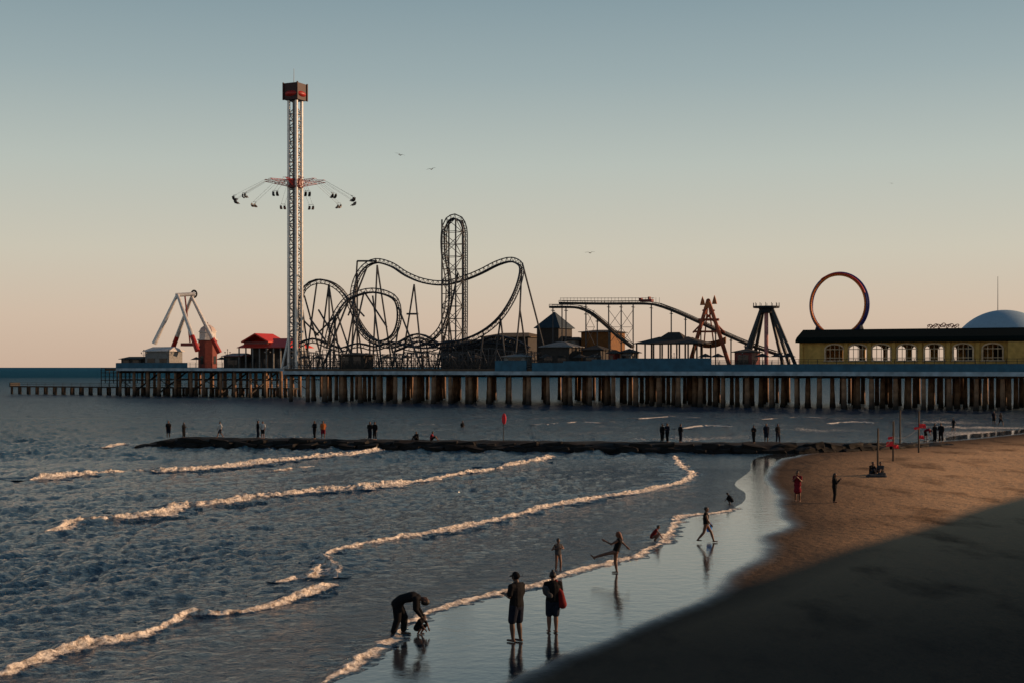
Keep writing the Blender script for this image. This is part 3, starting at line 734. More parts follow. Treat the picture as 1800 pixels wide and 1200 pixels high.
hut(946,1002,600,610,6,7,M['bldg'],M['greyp'],'grey-roofed snack kiosk on the deck','kiosk',2.6)
hut(1018,1058,606,615,9,6,M['bldg'],M['dark'],'dark kiosk with a peaked roof on the deck','kiosk',2.2)
hut(1064,1082,614,621,5,4,M['dred'],M['dark'],'tiny dark red booth on the deck','kiosk',.8)
hut(590,640,619,624,5,5,M['dark'],M['dark'],'dark flat-roofed ride station','kiosk',3)
hut(880,925,622,627,4,4,M['greyp'],M['greyp'],'pale low ticket booth by the railing','kiosk',2)
hut(1285,1325,612,619,6,6,M['dred'],M['dark'],'small dark red booth on the deck','kiosk',2)
hut(1084,1112,612,620,8,5,M['greyp'],M['dark'],'small grey booth beside the pavilion','kiosk',2)
pa=bmesh.new();tube(pa,(0,0,0),(0,0,2.6),.05,n=5);pam=tomesh('pole',pa,M['dark'])
pa=bmesh.new();bmesh.ops.create_cone(pa,cap_ends=True,segments=8,radius1=1.5,radius2=.05,depth=.7,matrix=Matrix.Translation((0,0,2.5)));pac=tomesh('canopy',pa,M['dark'])
for u,t in ((535,4),(560,6),(680,4),(715,5),(742,4),(790,5),(835,4),(960,3),(1020,3),(1045,4),(1240,6),(1262,5),(1340,6),(1368,5),(1385,8),(345,34),(390,34)):
    o=thing('parasol','dark parasol standing on the pier deck','parasol',PF(S(u,t),t,DZ),'parasols on the pier')
    for nm,me in (('pole',pam),('canopy',pac)):
        q=bpy.data.objects.new(nm,me);q.parent=o;link(q)
pv=thing('open_pavilion','open pavilion with dark two-tier hipped roof on posts','pavilion',PF(S(1170,6),8,DZ))
t0=5;a,b=S(1113,t0),S(1228,t0);z1=ZV(604,1170,t0)
bm=bmesh.new();hip(bm,a,b,t0,t0+9,z1,ZV(591,1170,t0),3.5);part('roof',bm,M['dark'],pv)
bm=bmesh.new();hip(bm,a+4,b-4,t0+3,t0+6,ZV(591,1170,t0)-.4,ZV(583,1170,t0),1.3);part('roof_lantern',bm,M['dark'],pv)
for k in range(8):
    s=a+.5+(b-a-1)*k/7
    for t in (t0+.5,t0+8.5): bm=bmesh.new();pbox(bm,s-.12,s+.12,t-.12,t+.12,DZ,z1);part('post',bm,M['dark'],pv)
bm=bmesh.new();pbox(bm,a+2,b-2,t0+3,t0+6,DZ,DZ+1.1);part('counter',bm,M['bldg'],pv)
sh=thing('swinging_ship_ride','swinging ship ride with dark red A-frames and pointed crown','amusement ride',PF(S(1246,18),18,DZ))
mo=pm('dark_rust_red_frame',(.26,.055,.02),.55)
for t in (15,21):
    bm=bmesh.new()
    ap=W(1245,527,t)
    for u in (1210,1284): 
        q=W(u,600,t+(1 if t>18 else -1));q.z=DZ;tube(bm,ap,q,.36,.42,7)
    tube(bm,W(1228,562,t),W(1264,562,t),.24,n=6)
    tube(bm,W(1235,545,t),W(1274,585,t),.17,n=5);tube(bm,W(1256,545,t),W(1218,585,t),.17,n=5)
    tube(bm,W(1219,583,t),W(1273,583,t),.2,n=5)
    part('a_frame',bm,mo,sh)
for t in (14.6,21.4):
    bm=bmesh.new()
    for u,vt,hw2 in ((1235,521,5),(1256,519,5),(1245,526,9)):
        q=W(u,vt,t);w=hw2*q.y/F
        vs=[bm.verts.new(q+DA*x+V((0,0,z))+NA*y) for y in (-.12,.12) for x,z in ((-w*.9,-1.7),(w*.9,-1.7),(w*.5,-.8),(0,0),(-w*.5,-.8))]
        bm.faces.new(vs[:5]);bm.faces.new(vs[5:][::-1])
        for k in range(5): bm.faces.new((vs[k],vs[(k+1)%5],vs[5+(k+1)%5],vs[5+k]))
    part('crown',bm,pm('dull_orange_crown',(.36,.1,.02),.5),sh)
bm=bmesh.new()
tube(bm,W(1245,528,14.5),W(1245,528,21.5),.35,n=8)
for t in (16.5,19.5):
    for u in (1238,1254): tube(bm,W(1245,528,t),W(u,600,t),.14,n=5)
part('hanger',bm,mo,sh)
bm=bmesh.new();c=W(1246,606,18)
secs=[]
for k in range(11):
    x=(k-5)/5.;hw2=1.3*math.sqrt(max(.03,1-x*x));zz=.9*x*x
    q=c+DA*x*3.4+V((0,0,zz))
    secs.append([bm.verts.new(q+NA*yy*hw2+V((0,0,hh))) for yy,hh in ((-1,.6),(-.8,-.2),(0,-.6),(.8,-.2),(1,.6))])
for A,Bq in zip(secs,secs[1:]):
    for k in range(4): bm.faces.new((A[k],A[k+1],Bq[k+1],Bq[k]))
bm.faces.new(secs[0]);bm.faces.new(secs[-1][::-1])
part('ship_hull',bm,pm('warm_brown_hull',(.2,.08,.03),.5),sh)
sp_=thing('spider_ride','tower ride with flat round top and splayed dark legs','amusement ride',PF(S(1348,14),14,DZ))
c=W(1347,541,14);bm=bmesh.new()
bmesh.ops.create_cone(bm,cap_ends=True,segments=20,radius1=2.4,radius2=2.5,depth=.35,matrix=Matrix.Translation(c+V((0,0,.1))))
bmesh.ops.create_cone(bm,cap_ends=True,segments=16,radius1=1.1,radius2=1.5,depth=1.0,matrix=Matrix.Translation(c+V((0,0,-.5))))
for k in range(14):
    a=k*.4488;q=c+V((math.cos(a)*2.4,math.sin(a)*2.4,.2));tube(bm,q,q+V((0,0,.7)),.06,n=4)
part('platform',bm,M['steel'],sp_)
tl=pm('dark_slate_leg',(.03,.036,.042),.5)
for u,t in ((1301,11),(1322,17),(1378,17),(1401,11),(1310,15),(1390,15)):
    bm=bmesh.new();q=W(u,610,t);q.z=DZ;tube(bm,c+(V((q.x,q.y,c.z))-c)*.18,q,.3,.36,7);part('leg',bm,tl,sp_)
bm=bmesh.new();tube(bm,V((c.x,c.y,DZ)),c,.38,n=10);part('center_column',bm,pm('pink_column',(.5,.2,.2),.5),sp_)
# loop ring
lr=thing('loop_ride','large upright ring coaster, violet-blue with orange light rim','amusement ride',PF(S(1474,18),18,DZ))
c=W(1475,536,18);Rr=54.5*c.y/F;ca=math.radians(-14)
DR=V((DA.x*math.cos(ca)-DA.y*math.sin(ca),DA.x*math.sin(ca)+DA.y*math.cos(ca),0));NR=V((-DR.y,DR.x,0))
bm=bmesh.new();ring=[c+(DR*math.cos(k*2*math.pi/72)+V((0,0,1))*math.sin(k*2*math.pi/72))*Rr for k in range(73)]
for off in (-.4,.4): polytube(bm,[p+NR*off for p in ring],.17,6)
polytube(bm,[c+(p-c)*1.025 for p in ring],.25,6)
for p in ring[::2]: tube(bm,p-NR*.4,p+NR*.4,.06,n=4)
part('ring_track',bm,M['purple'],lr)
bm=bmesh.new();polytube(bm,[c+(p-c)*.955-NR*.55 for p in ring],.16,6)
for k,p in enumerate(ring[:-1]):
    bmesh.ops.create_icosphere(bm,subdivisions=1,radius=.2,matrix=Matrix.Translation(c+(p-c)*.96-NR*.62))
o=part('light_rim',bm,M['orange'],lr)
bm=bmesh.new();polytube(bm,[c+(p-c)*1.01-NR*.66 for p in ring[4:26]],.16,6);part('red_arch',bm,pm('bright_red_arch',(.6,.06,.03),.4),lr)
for s in (-1,1):
    for t in (-3,3): bm=bmesh.new();tube(bm,c+DR*s*Rr*.75-V((0,0,Rr*.6)),V((c.x+DR.x*s*Rr+NR.x*t,c.y+DR.y*s*Rr+NR.y*t,DZ)),.25,n=6);part('support_leg',bm,M['steel2'],lr)
# ------------------------------------------------------------ arcade hall
rt=thing('arcade_hall','long ochre hall with arched windows and dark roof','building',PF(S(1405,3),3,DZ))
t0=3.;a=S(1405,t0);b=S(1985,t0);ze=ZV(600,1600,t0);zf=DZ
wc=[S(u,t0) for u in (1467,1508,1549,1594,1642,1693,1745)]
wc+= [wc[-1]+k*5.2 for k in (2,3,4) if wc[-1]+k*5.2<b-2]
hwid=1.62;zs0=ZV(634,1600,t0);zs1=ZV(613,1600,t0);rise=.85
def wall_arch(bm,t,th):
    xs=[a]+[ (wc[i]+wc[i+1])/2 for i in range(len(wc)-1)]+[b]
    for i,c in enumerate(wc):
        x0,x1=xs[i],xs[i+1]
        pbox(bm,x0,x1,t,t+th,zf,zs0)
        pts=[(c-hwid,zs0),(c-hwid,zs1)]+[(c-hwid*math.cos(k*math.pi/12),zs1+rise*math.sin(k*math.pi/12)) for k in range(1,12)]+[(c+hwid,zs1),(c+hwid,zs0)]
        mid=len(pts)//2
        L_=[(x0,zs0)]+pts[:mid+1]+[(c,ze),(x0,ze)];R_=[(c,ze)]+pts[mid:]+[(x1,zs0),(x1,ze)]
        for poly in (L_,R_):
            f=[bm.verts.new(PF(x,t,z)) for x,z in poly];g=[bm.verts.new(PF(x,t+th,z)) for x,z in poly]
            bm.faces.new(f);bm.faces.new(g[::-1])
            for k in range(len(f)): bm.faces.new((f[k],f[(k+1)%len(f)],g[(k+1)%len(f)],g[k]))
bm=bmesh.new();wall_arch(bm,t0,.4);wall_arch(bm,t0+13,.4);pbox(bm,a-.01,a+.4,t0+.41,t0+12.99,zf,ze);part('wall',bm,M['yellow'],rt)
bm=bmesh.new()
za=ze;zr=ZV(578,1600,t0+5)
prof=[(t0-1.0,za-.1),(t0-1.,za+.3),(t0-.2,za+.8),(t0+4,zr-.1),(t0+4.2,zr),(t0+10,zr),(t0+10.2,zr-.2),(t0+14.4,za+.25),(t0+14.4,za-.1)]
vs=[[bm.verts.new(PF(s,t,z)) for t,z in prof] for s in (S(1398,t0-1),b)]
for k in range(9): bm.faces.new((vs[0][k],vs[0][(k+1)%9],vs[1][(k+1)%9],vs[1][k]))
bm.faces.new(vs[0]);bm.faces.new(vs[1][::-1])
part('roof',bm,M['green'],rt)
for c in wc:
    bm=bmesh.new()
    arc=[(c-hwid,zs0),(c-hwid,zs1)]+[(c-hwid*math.cos(k*math.pi/12),zs1+rise*math.sin(k*math.pi/12)) for k in range(1,12)]+[(c+hwid,zs1),(c+hwid,zs0)]
    polytube(bm,[PF(x,t0-.06,z) for x,z in arc],.17,4);polytube(bm,[PF(x,t0-.06,z) for x,z in ((c-hwid-.3,zs0),(c+hwid+.3,zs0))],.14,4)
    for x in (c-.8,c,c+.8): pbox(bm,x-.05,x+.05,t0+.1,t0+.2,zs0,zs1+rise*math.sqrt(max(0,1-((x-c)/hwid)**2)))
    pbox(bm,c-hwid,c+hwid,t0+.08,t0+.22,zs1-.06,zs1+.06);pbox(bm,c-hwid,c+hwid,t0+.08,t0+.22,zs0+.5,zs0+.6)
    part('window',bm,M['trim'],rt)
xs=[a+.4]+[(wc[i]+wc[i+1])/2 for i in range(len(wc)-1)]
for x in xs: bm=bmesh.new();pbox(bm,x-.3,x+.3,t0-.35,t0-.003,zf,ze-.15);part('pilaster',bm,M['yellow'],rt)
bm=bmesh.new();pbox(bm,S(1772,t0-1.5),b,t0-1.6,t0-.4,zf,ze-.2);part('entry_wall',bm,M['yellow'],rt)
bm=bmesh.new();s=S(1630,12);zz=ZV(579,1650,12)
pts=[]
for k in range(120):
    x=k/119*5.3;am=.55*(1-.35*abs(x/5.3-.5)*2)
    pts.append(PF(s+x+.28*math.sin(k*.62),12,zz+.35+.5*am+am*.55*math.sin(k*.62*1.0+1.2)+.15*math.sin(k*.23)))
polytube(bm,pts,.07,4);tube(bm,PF(s,12,zz-.6),PF(s,12,zz+.4),.05,n=4);tube(bm,PF(s+5.3,12,zz-.6),PF(s+5.3,12,zz+.4),.05,n=4)
solo('roof_sign',bm,M['dred'],'small red scrollwork sign on the hall roof','sign',PF(s,12,zz-.6))
tc=24
dm=thing('domed_hall','round hall with a pale blue shallow dome','building',PF(S(1765,tc),tc,DZ))
c=PF(S(1765,tc),tc,0);pxm=c.y/F;zb=ZV(582,1765,tc);zt=ZV(545,1765,tc);hw_=76*pxm;hh=zt-zb
Rs=(hw_**2+hh**2)/(2*hh);bm=bmesh.new();rings=[]
for i in range(13):
    r=hw_*(1-i/12.);z=zt-Rs+math.sqrt(max(0,Rs*Rs-r*r))
    rings.append([bm.verts.new((c.x+math.cos(k*math.pi/28)*max(r,.02),c.y+math.sin(k*math.pi/28)*max(r,.02),z)) for k in range(56)])
for A,Bq in zip(rings,rings[1:]):
    for k in range(56): bm.faces.new((A[k],A[(k+1)%56],Bq[(k+1)%56],Bq[k]))
bm.faces.new(rings[-1])
part('dome',bm,M['dome'],dm,smooth=True)
bm=bmesh.new();bmesh.ops.create_cone(bm,cap_ends=True,segments=40,radius1=hw_*.98,radius2=hw_*.98,depth=zb-DZ,matrix=Matrix.Translation((c.x,c.y,(zb+DZ)/2-.01)));part('wall',bm,M['bldg'],dm)
bm=bmesh.new();q=PF(S(1754,tc),tc,0);tube(bm,V((q.x,q.y,zt-.4)),V((q.x,q.y,ZV(486,1754,tc))),.07,.04,5);part('flagpole',bm,M['steel'],dm)
lb=bmesh.new();tube(lb,(0,0,0),(0,0,4.3),.09,.06,6);tube(lb,(0,0,0),(0,0,.5),.16,.12,8)
for k in (-1,1): polytube(lb,[V((0,0,3.4)),V((k*.35,0,3.35)),V((k*.6,0,3.6))],.04,4)
lpole=tomesh('pole',lb,M['dark'])
lb=bmesh.new()
for x,z in ((0,4.5),(-.6,3.85),(.6,3.85)): bmesh.ops.create_icosphere(lb,subdivisions=2,radius=.17,matrix=Matrix.Translation((x,0,z)))
lhead=tomesh('globe',lb,M['greyp'],smooth=True)
for u,t in ((253,31),(297,31),(400,31),(470,31),(600,1),(690,1),(790,1),(925,1),(1050,1),(1185,1),(1305,1),(1375,1)):
    o=thing('street_lamp','ornate dark lamp post with three globes on the pier','street lamp',PF(S(u,t),t,DZ),'lamps on the pier')
    if t<5: o.scale=(.8,.8,.62)
    for nm,me in (('pole',lpole),('lamp_globe',lhead)):
        q=bpy.data.objects.new(nm,me);q.parent=o;link(q)
# ------------------------------------------------------------ people
def capsule(bm,p,q,r1,r2,wide=1.,side=V((1,0,0)),n=12):
    p=V(p);q=V(q);ax=q-p
    if ax.length<1e-6: ax=V((0,0,1))
    ax.normalize()
    a=side-ax*side.dot(ax)
    if a.length<.05: a=V((0,1,0))-ax*ax.y
    a.normalize();b=ax.cross(a);rings=[]
    for k in range(1,5):
        th=-math.pi/2+k*math.pi/8
        rings.append((p+ax*math.sin(th)*r1,r1*math.cos(th)))
    for k in range(0,4):
        th=k*math.pi/8
        rings.append((q+ax*math.sin(th)*r2,r2*math.cos(th)))
    R=[[bm.verts.new(c+a*math.cos(2*math.pi*k/n)*r*wide+b*math.sin(2*math.pi*k/n)*r) for k in range(n)] for c,r in rings]
    for A,Bq in zip(R,R[1:]):
        for k in range(n): bm.faces.new((A[k],A[(k+1)%n],Bq[(k+1)%n],Bq[k]))
    s=bm.verts.new(p-ax*r1);e=bm.verts.new(q+ax*r2)
    for k in range(n): bm.faces.new((s,R[0][(k+1)%n],R[0][k]));bm.faces.new((e,R[-1][k],R[-1][(k+1)%n]))
def remesh(name,bm,mat,vox):
    me=tomesh('tmp',bm,mat);o=bpy.data.objects.new('tmp',me);link(o)
    m=o.modifiers.new('r','REMESH');m.mode='VOXEL';m.voxel_size=vox
    m2=o.modifiers.new('s','SMOOTH');m2.iterations=3;m2.factor=.5
    dg=bpy.context.evaluated_depsgraph_get();dg.update()
    out=bpy.data.meshes.new_from_object(o.evaluated_get(dg));out.name=name
    bpy.data.objects.remove(o)
    out.materials.clear();out.materials.append(mat)
    out.polygons.foreach_set('use_smooth',[True]*len(out.polygons));return out
BP=dict(head=(0,-.02,1.64),neck=(0,.01,1.49),chest=(0,0,1.33),waist=(0,0,1.10),pel=(0,0,.95),
 sL=(.18,0,1.42),eL=(.23,.03,1.14),wL=(.22,-.04,.9),sR=(-.18,0,1.42),eR=(-.23,.03,1.14),wR=(-.22,-.04,.9),
 hL=(.09,0,.92),kL=(.11,-.02,.5),aL=(.12,.03,.08),hR=(-.09,0,.92),kR=(-.11,-.02,.5),aR=(-.12,.03,.08))
POSES={
'stand':{},
'stand2':dict(kL=(.13,-.08,.5),aL=(.17,-.04,.08),wR=(-.12,-.22,1.08),eR=(-.24,-.02,1.14)),
'hold':dict(eL=(.23,-.02,1.16),wL=(.12,-.26,1.2),eR=(-.23,-.02,1.16),wR=(-.1,-.26,1.18),kL=(.09,-.06,.5),aL=(.1,-.02,.08),kR=(-.08,.0,.5),aR=(-.07,.06,.08)),
'akimbo':dict(eL=(.36,.06,1.2),wL=(.2,-.08,1.24),eR=(-.34,.04,1.18),wR=(-.14,-.2,1.3),kL=(.11,-.08,.5),aL=(.12,-.03,.08)),
'phone':dict(eL=(.22,-.12,1.18),wL=(.08,-.3,1.4),eR=(-.22,-.12,1.18),wR=(-.08,-.3,1.4)),
'walk':dict(kL=(.1,-.22,.53),aL=(.1,-.34,.1),kR=(-.1,.1,.5),aR=(-.1,.36,.16),eL=(.23,.12,1.16),wL=(.23,.08,.92),eR=(-.23,-.08,1.15),wR=(-.2,-.22,.93)),
'kick':dict(kL=(.1,-.42,.82),aL=(.1,-.84,.68),eL=(.25,-.2,1.25),wL=(.22,-.42,1.38),eR=(-.25,.26,1.25),wR=(-.22,.42,1.08),head=(0,.08,1.62),neck=(0,.12,1.48),chest=(0,.1,1.32),waist=(0,.04,1.1),sL=(.18,.09,1.42),sR=(-.18,.11,1.42)),
'bend':dict(pel=(0,.16,.9),waist=(0,.05,1.03),chest=(0,-.2,1.1),neck=(0,-.37,1.06),head=(0,-.49,.98),sL=(.17,-.3,1.06),eL=(.19,-.3,.78),wL=(.12,-.42,.56),sR=(-.17,-.3,1.06),eR=(-.19,-.3,.78),wR=(-.12,-.42,.56),hL=(.09,.15,.87),hR=(-.09,.15,.87),kL=(.12,-.0,.49),kR=(-.12,.14,.47),aL=(.13,.03,.08),aR=(-.13,.25,.08)),
'crouch':dict(pel=(0,.14,.3),waist=(0,.08,.44),chest=(0,-.08,.64),neck=(0,-.16,.78),head=(0,-.24,.9),sL=(.17,-.12,.73),eL=(.22,-.3,.52),wL=(.15,-.42,.32),sR=(-.17,-.12,.73),eR=(-.22,-.3,.52),wR=(-.15,-.42,.32),hL=(.09,.12,.28),hR=(-.09,.12,.28),kL=(.17,-.26,.44),kR=(-.17,-.26,.44),aL=(.14,-.02,.08),aR=(-.14,-.02,.08)),
'sit':dict(pel=(0,.1,.12),waist=(0,.12,.28),chest=(0,.06,.5),neck=(0,.02,.66),head=(0,-.03,.8),sL=(.17,.05,.6),eL=(.22,-.1,.36),wL=(.1,-.3,.36),sR=(-.17,.05,.6),eR=(-.22,-.1,.36),wR=(-.1,-.3,.36),hL=(.09,.08,.11),hR=(-.09,.08,.11),kL=(.14,-.3,.42),kR=(-.14,-.3,.42),aL=(.12,-.55,.08),aR=(-.12,-.55,.08)),
'seat':dict(pel=(0,.1,.1),waist=(0,.14,.26),chest=(0,.14,.48),neck=(0,.12,.64),head=(0,.08,.79),sL=(.17,.14,.58),eL=(.22,.0,.4),wL=(.18,-.2,.4),sR=(-.17,.14,.58),eR=(-.22,.0,.4),wR=(-.18,-.2,.4),hL=(.09,.06,.08),hR=(-.09,.06,.08),kL=(.12,-.36,.1),kR=(-.12,-.36,.1),aL=(.12,-.46,-.32),aR=(-.12,-.46,-.32)),
}
SK=[pm('skin_tan',(.15,.07,.045),.55,0,.15,6,.05),pm('skin_brown',(.065,.032,.022),.55,0,.15,6,.05)]
HAIR=pm('dark_hair',(.012,.009,.008),.6,0,.3,20,.3);HAIRB=pm('auburn_hair',(.12,.04,.02),.6,0,.3,20,.3)
CL={k:pm('cloth_'+k,c,.85,0,.25,9,.3,.1) for k,c in dict(black=(.008,.008,.01),navy=(.01,.013,.024),white=(.5,.5,.5),grey=(.05,.05,.055),red=(.15,.016,.016),orange=(.4,.12,.04),denim=(.014,.019,.032),blue=(.05,.25,.7),crimson=(.17,.012,.022)).items()}
EYE=pm('dark_eye',(.01,.008,.008),.2,0,.1,1,0)
cache={}
def build_person(pose,skin,top,bottom,style,near,hair):
    key=(pose,skin,top,bottom,style,near,hair)
    if key in cache: return cache[key]
    J={k:V(v) for k,v in {**BP,**POSES[pose]}.items()};vox=.0085 if near else .021
    parts=[]
    up=(J['head']-J['neck']).normalized()
    fwd=V((0,-1,0));fwd=(fwd-up*fwd.dot(up)).normalized()
    bm=bmesh.new()
    def torso(bm,e=0):
        capsule(bm,J['pel'],J['waist'],.12+e,.105+e,1.4);capsule(bm,J['waist'],J['chest'],.105+e,.12+e,1.45)
        m=J['chest'].lerp(J['neck'],.55);capsule(bm,J['chest'],m,.12+e,.088+e,1.5)
        for s in 'LR': capsule(bm,J['chest'].lerp(J['neck'],.5),J['s'+s],.07+e,.055+e)
    torso(bm);capsule(bm,J['chest'].lerp(J['neck'],.6),J['neck']+up*.05,.06,.055)
    hc=J['head'];capsule(bm,hc-up*.045+fwd*.02,hc+up*.035,.068,.092,.92)
    capsule(bm,hc-up*.09+fwd*.045,hc-up*.04+fwd*.045,.035,.05)
    capsule(bm,hc+fwd*.09+up*.01,hc+fwd*.112-up*.025,.01,.015)
    capsule(bm,hc+fwd*.088-up*.062,hc+fwd*.09-up*.068,.012,.012,2.)
    for s in (-1,1): capsule(bm,hc+V((s*.085,0,0))+up*.015,hc+V((s*.088,0,0))-up*.02,.016,.012)
    for s in 'LR':
        capsule(bm,J['s'+s],J['e'+s],.055,.043);capsule(bm,J['e'+s],J['w'+s],.043,.028)
        d=(J['w'+s]-J['e'+s]).normalized();sx=V((0,1,0));sx=(sx-d*sx.dot(d)).normalized()
        w=J['w'+s];capsule(bm,w,w+d*.08,.024,.026,1.5,sx)
        if near:
            lr_=d.cross(sx)*(1 if s=='L' else -1)
            for k,(o_,ln) in enumerate(((-.03,.055),(-.01,.07),(.01,.065),(.03,.05))):
                b0=w+d*.09+sx*o_;b1=b0+d*ln*.55+lr_*.006;b2=b1+d*ln*.4+lr_*.02
                capsule(bm,b0,b1,.0095,.009,n=8);capsule(bm,b1,b2,.009,.008,n=8)
            t0_=w+d*.03-sx*.03;capsule(bm,t0_,t0_+d*.035-sx*.03,.012,.01,n=8);capsule(bm,t0_+d*.035-sx*.03,t0_+d*.06-sx*.035,.01,.009,n=8)
        else: capsule(bm,w+d*.08,w+d*.15,.022,.014,1.4,sx)
        capsule(bm,J['h'+s],J['k'+s],.095,.062);k_=J['k'+s];a_=J['a'+s]
        capsule(bm,k_,k_.lerp(a_,.35),.06,.064);capsule(bm,k_.lerp(a_,.35),a_,.064,.038)
        ft=V((0,-.16,-.045)) if a_.z<.3 else V((0,-.1,.1))
        if pose=='seat': ft=V((0,-.15,-.03))
        capsule(bm,a_+V((0,.03,-.04)),a_+ft,.036,.026,1.25)
    body=remesh('person',bm,SK[skin],vox)
    cv=vox*1.2
    if near:
        for s in (-1,1):
            bm=bmesh.new();capsule(bm,hc+fwd*.083+up*.008+V((s*.032,0,0)),hc+fwd*.087+up*.008+V((s*.032,0,0)),.011,.011,n=8);parts.append(('eye',tomesh('eye',bm,EYE,smooth=True)))
    bm=bmesh.new();hm=HAIRB if hair=='auburn' else HAIR
    if hair=='cap':
        capsule(bm,hc+up*.03-fwd*.01,hc+up*.055,.098,.088,.95);capsule(bm,hc+up*.045+fwd*.06,hc+up*.035+fwd*.15,.03,.02,2.2,V((1,0,0)));parts.append(('cap',remesh('cap',bm,CL['black'],cv)))
    else:
        capsule(bm,hc+up*.025-fwd*.028,hc+up*.045-fwd*.015,.095,.095,.98)
        if hair in('long','auburn'): capsule(bm,hc-fwd*.04,hc-up*.22-fwd*.06,.085,.06,1.1)
        elif hair=='bun': capsule(bm,hc+up*.13-fwd*.03,hc+up*.15-fwd*.03,.04,.035)
        parts.append(('hair',remesh('hair',bm,hm,cv)))
    e=.026
    if style=='dress':
        bm=bmesh.new();torso(bm,e)
        capsule(bm,J['pel'],(J['kL']+J['kR'])/2+V((0,0,.12)),.13,.17,1.25)
        for s in 'LR': capsule(bm,J['s'+s],J['s'+s].lerp(J['e'+s],.55),.07,.066)
        parts.append(('dress',remesh('dress',bm,CL[top],cv)))
    elif style=='swim':
        bm=bmesh.new();torso(bm,.014);parts.append(('swimsuit',remesh('swimsuit',bm,CL[top],cv)))
    else:
        bm=bmesh.new();torso(bm,e)
        fr=1.05 if style=='long' else .75
        for s in 'LR':
            capsule(bm,J['s'+s],J['s'+s].lerp(J['e'+s],min(fr,1)),.076,.07)
            if style=='long': capsule(bm,J['e'+s],J['e'+s].lerp(J['w'+s],.85),.062,.05)
        parts.append(('shirt',remesh('shirt',bm,CL[top],cv)))
        bm=bmesh.new();capsule(bm,J['pel'].lerp(J['waist'],.3),(J['hL']+J['hR'])/2,.135,.14,1.3)
        for s in 'LR':
            if style=='long': capsule(bm,J['h'+s],J['k'+s],.12,.088);capsule(bm,J['k'+s],J['k'+s].lerp(J['a'+s],.85),.088,.07)
            else: capsule(bm,J['h'+s],J['h'+s].lerp(J['k'+s],.9),.115,.098)
        parts.append(('trousers' if style=='long' else 'shorts',remesh('shorts',bm,CL[bottom],cv)))
    cache[key]=(body,parts);return body,parts
def person(pos,pose,H,rot,label,skin=0,top='black',bottom='navy',style='shorts',near=False,hair='short',group=None,fat=1.06):
    body,parts=build_person(pose,skin,top,bottom,style,near,hair)
    o=bpy.data.objects.new('person',body);o.location=pos;o.rotation_euler=(0,0,math.radians(rot));sc=H/1.75;o.scale=(sc*fat,sc*fat,sc);link(o)
    tag(o,label,'person',group)
    for nm,me in parts:
        q=bpy.data.objects.new(nm,me);q.parent=o;link(q)
    return o
man=B(908,1127);person(man,'hold',1.8,-130,'person in black cap, dark T-shirt and shorts standing in wet sand',1,'black','navy','shorts',True,'cap',fat=1.12)
wom=B(972,1111);person(wom,'hold',1.63,-165,'person in dark clothes carrying a red cloth bundle',0,'black','denim','shorts',True,'bun',fat=1.1)
bm=bmesh.new();q=wom+V((.2,.0,1.08));capsule(bm,q,q+V((.06,0,-.32)),.09,.12,1.);capsule(bm,q+V((-.1,0,.1)),q,.05,.09);capsule(bm,q+V((-.05,0,.1)),q+V((-.12,.0,.32)),.06,.05)
me=remesh('towel_bundle',bm,CL['red'],.02);o=bpy.data.objects.new('towel_bundle',me);link(o);tag(o,'crumpled red towel bundle held against the hip','towel')
bm=bmesh.new();q=wom+V((-.2,-.08,1.2));capsule(bm,q,q+V((.03,0,-.06)),.1,.11,1.);capsule(bm,q+V((.0,0,-.1)),q+V((.12,-.05,-.18)),.08,.08)
me=remesh('beach_bag',bm,CL['grey'],.02);o=bpy.data.objects.new('beach_bag',me);link(o);tag(o,'greyish beach bag carried under an arm','bag')
person(B(710,1116),'bend',1.66,88,'person in black clothes bending down over a child in shallow water',1,'black','black','long',True,fat=1.2)
person(B(737,1114),'crouch',.95,60,'small child in dark clothes crouching in shallow water',0,'black','black','shorts',True)
person(B(981,1003),'akimbo',1.14,30,'child in grey swimsuit with bent arms at the water edge',0,'grey','grey','swim',True,'bun')
person(B(1083,1007),'kick',1.46,-90,'person in black swimsuit kicking one leg over wet sand',0,'black','black','swim',True,'auburn',fat=1.12)
person(B(1150,951),'crouch',1.15,90,'child in red swimsuit crouching in the foam',0,'red','red','swim',False)
person(B(1241,953),'walk',1.45,80,'person in dark top walking along wet sand with bucket',0,'black','black','swim',True,'short',fat=1.1)
bk=B(1246,944);bm=bmesh.new();bmesh.ops.create_cone(bm,cap_ends=True,segments=16,radius1=.1,radius2=.14,depth=.27,matrix=Matrix.Translation(V((bk.x,bk.y-.12,.42))))
polytube(bm,[V((bk.x+.13*math.cos(a),bk.y-.12,.54+.15*math.sin(a))) for a in np.linspace(0,math.pi,8)],.008,4)
solo('bucket',bm,CL['blue'],'small bright blue plastic bucket held in a hand','bucket',V((bk.x,bk.y-.12,.3)))
person(B(1284,885),'crouch',1.05,-100,'child crouching on the thin sheet of water',1,'black','black','shorts')
person(B(1402,881),'phone',1.62,-20,'person in long crimson dress looking down on moist sand',0,'crimson','crimson','dress',True,'long')
person(B(1467,883),'phone',1.55,75,'person in black clothes raising hands to the face',0,'black','black','long',True,'long')
person(B(1534,834),'sit',1.65,30,'person in dark shirt sitting on the sand',0,'black','denim','shorts')
person(B(1548,834),'sit',1.65,-40,'person in grey shirt sitting on the sand',0,'grey','black','shorts')
bm=bmesh.new();q=B(1541,838);capsule(bm,q+V((-.5,0,.02)),q+V((.5,0,.02)),.2,.18,1.6,V((0,1,0)));capsule(bm,q+V((.2,0,.15)),q+V((.5,0,.2)),.16,.12)
me=remesh('beach_towel',bm,CL['grey'],.04);o=bpy.data.objects.new('beach_towel',me);link(o);tag(o,'heaped beach towels and bags on the sand','towel')
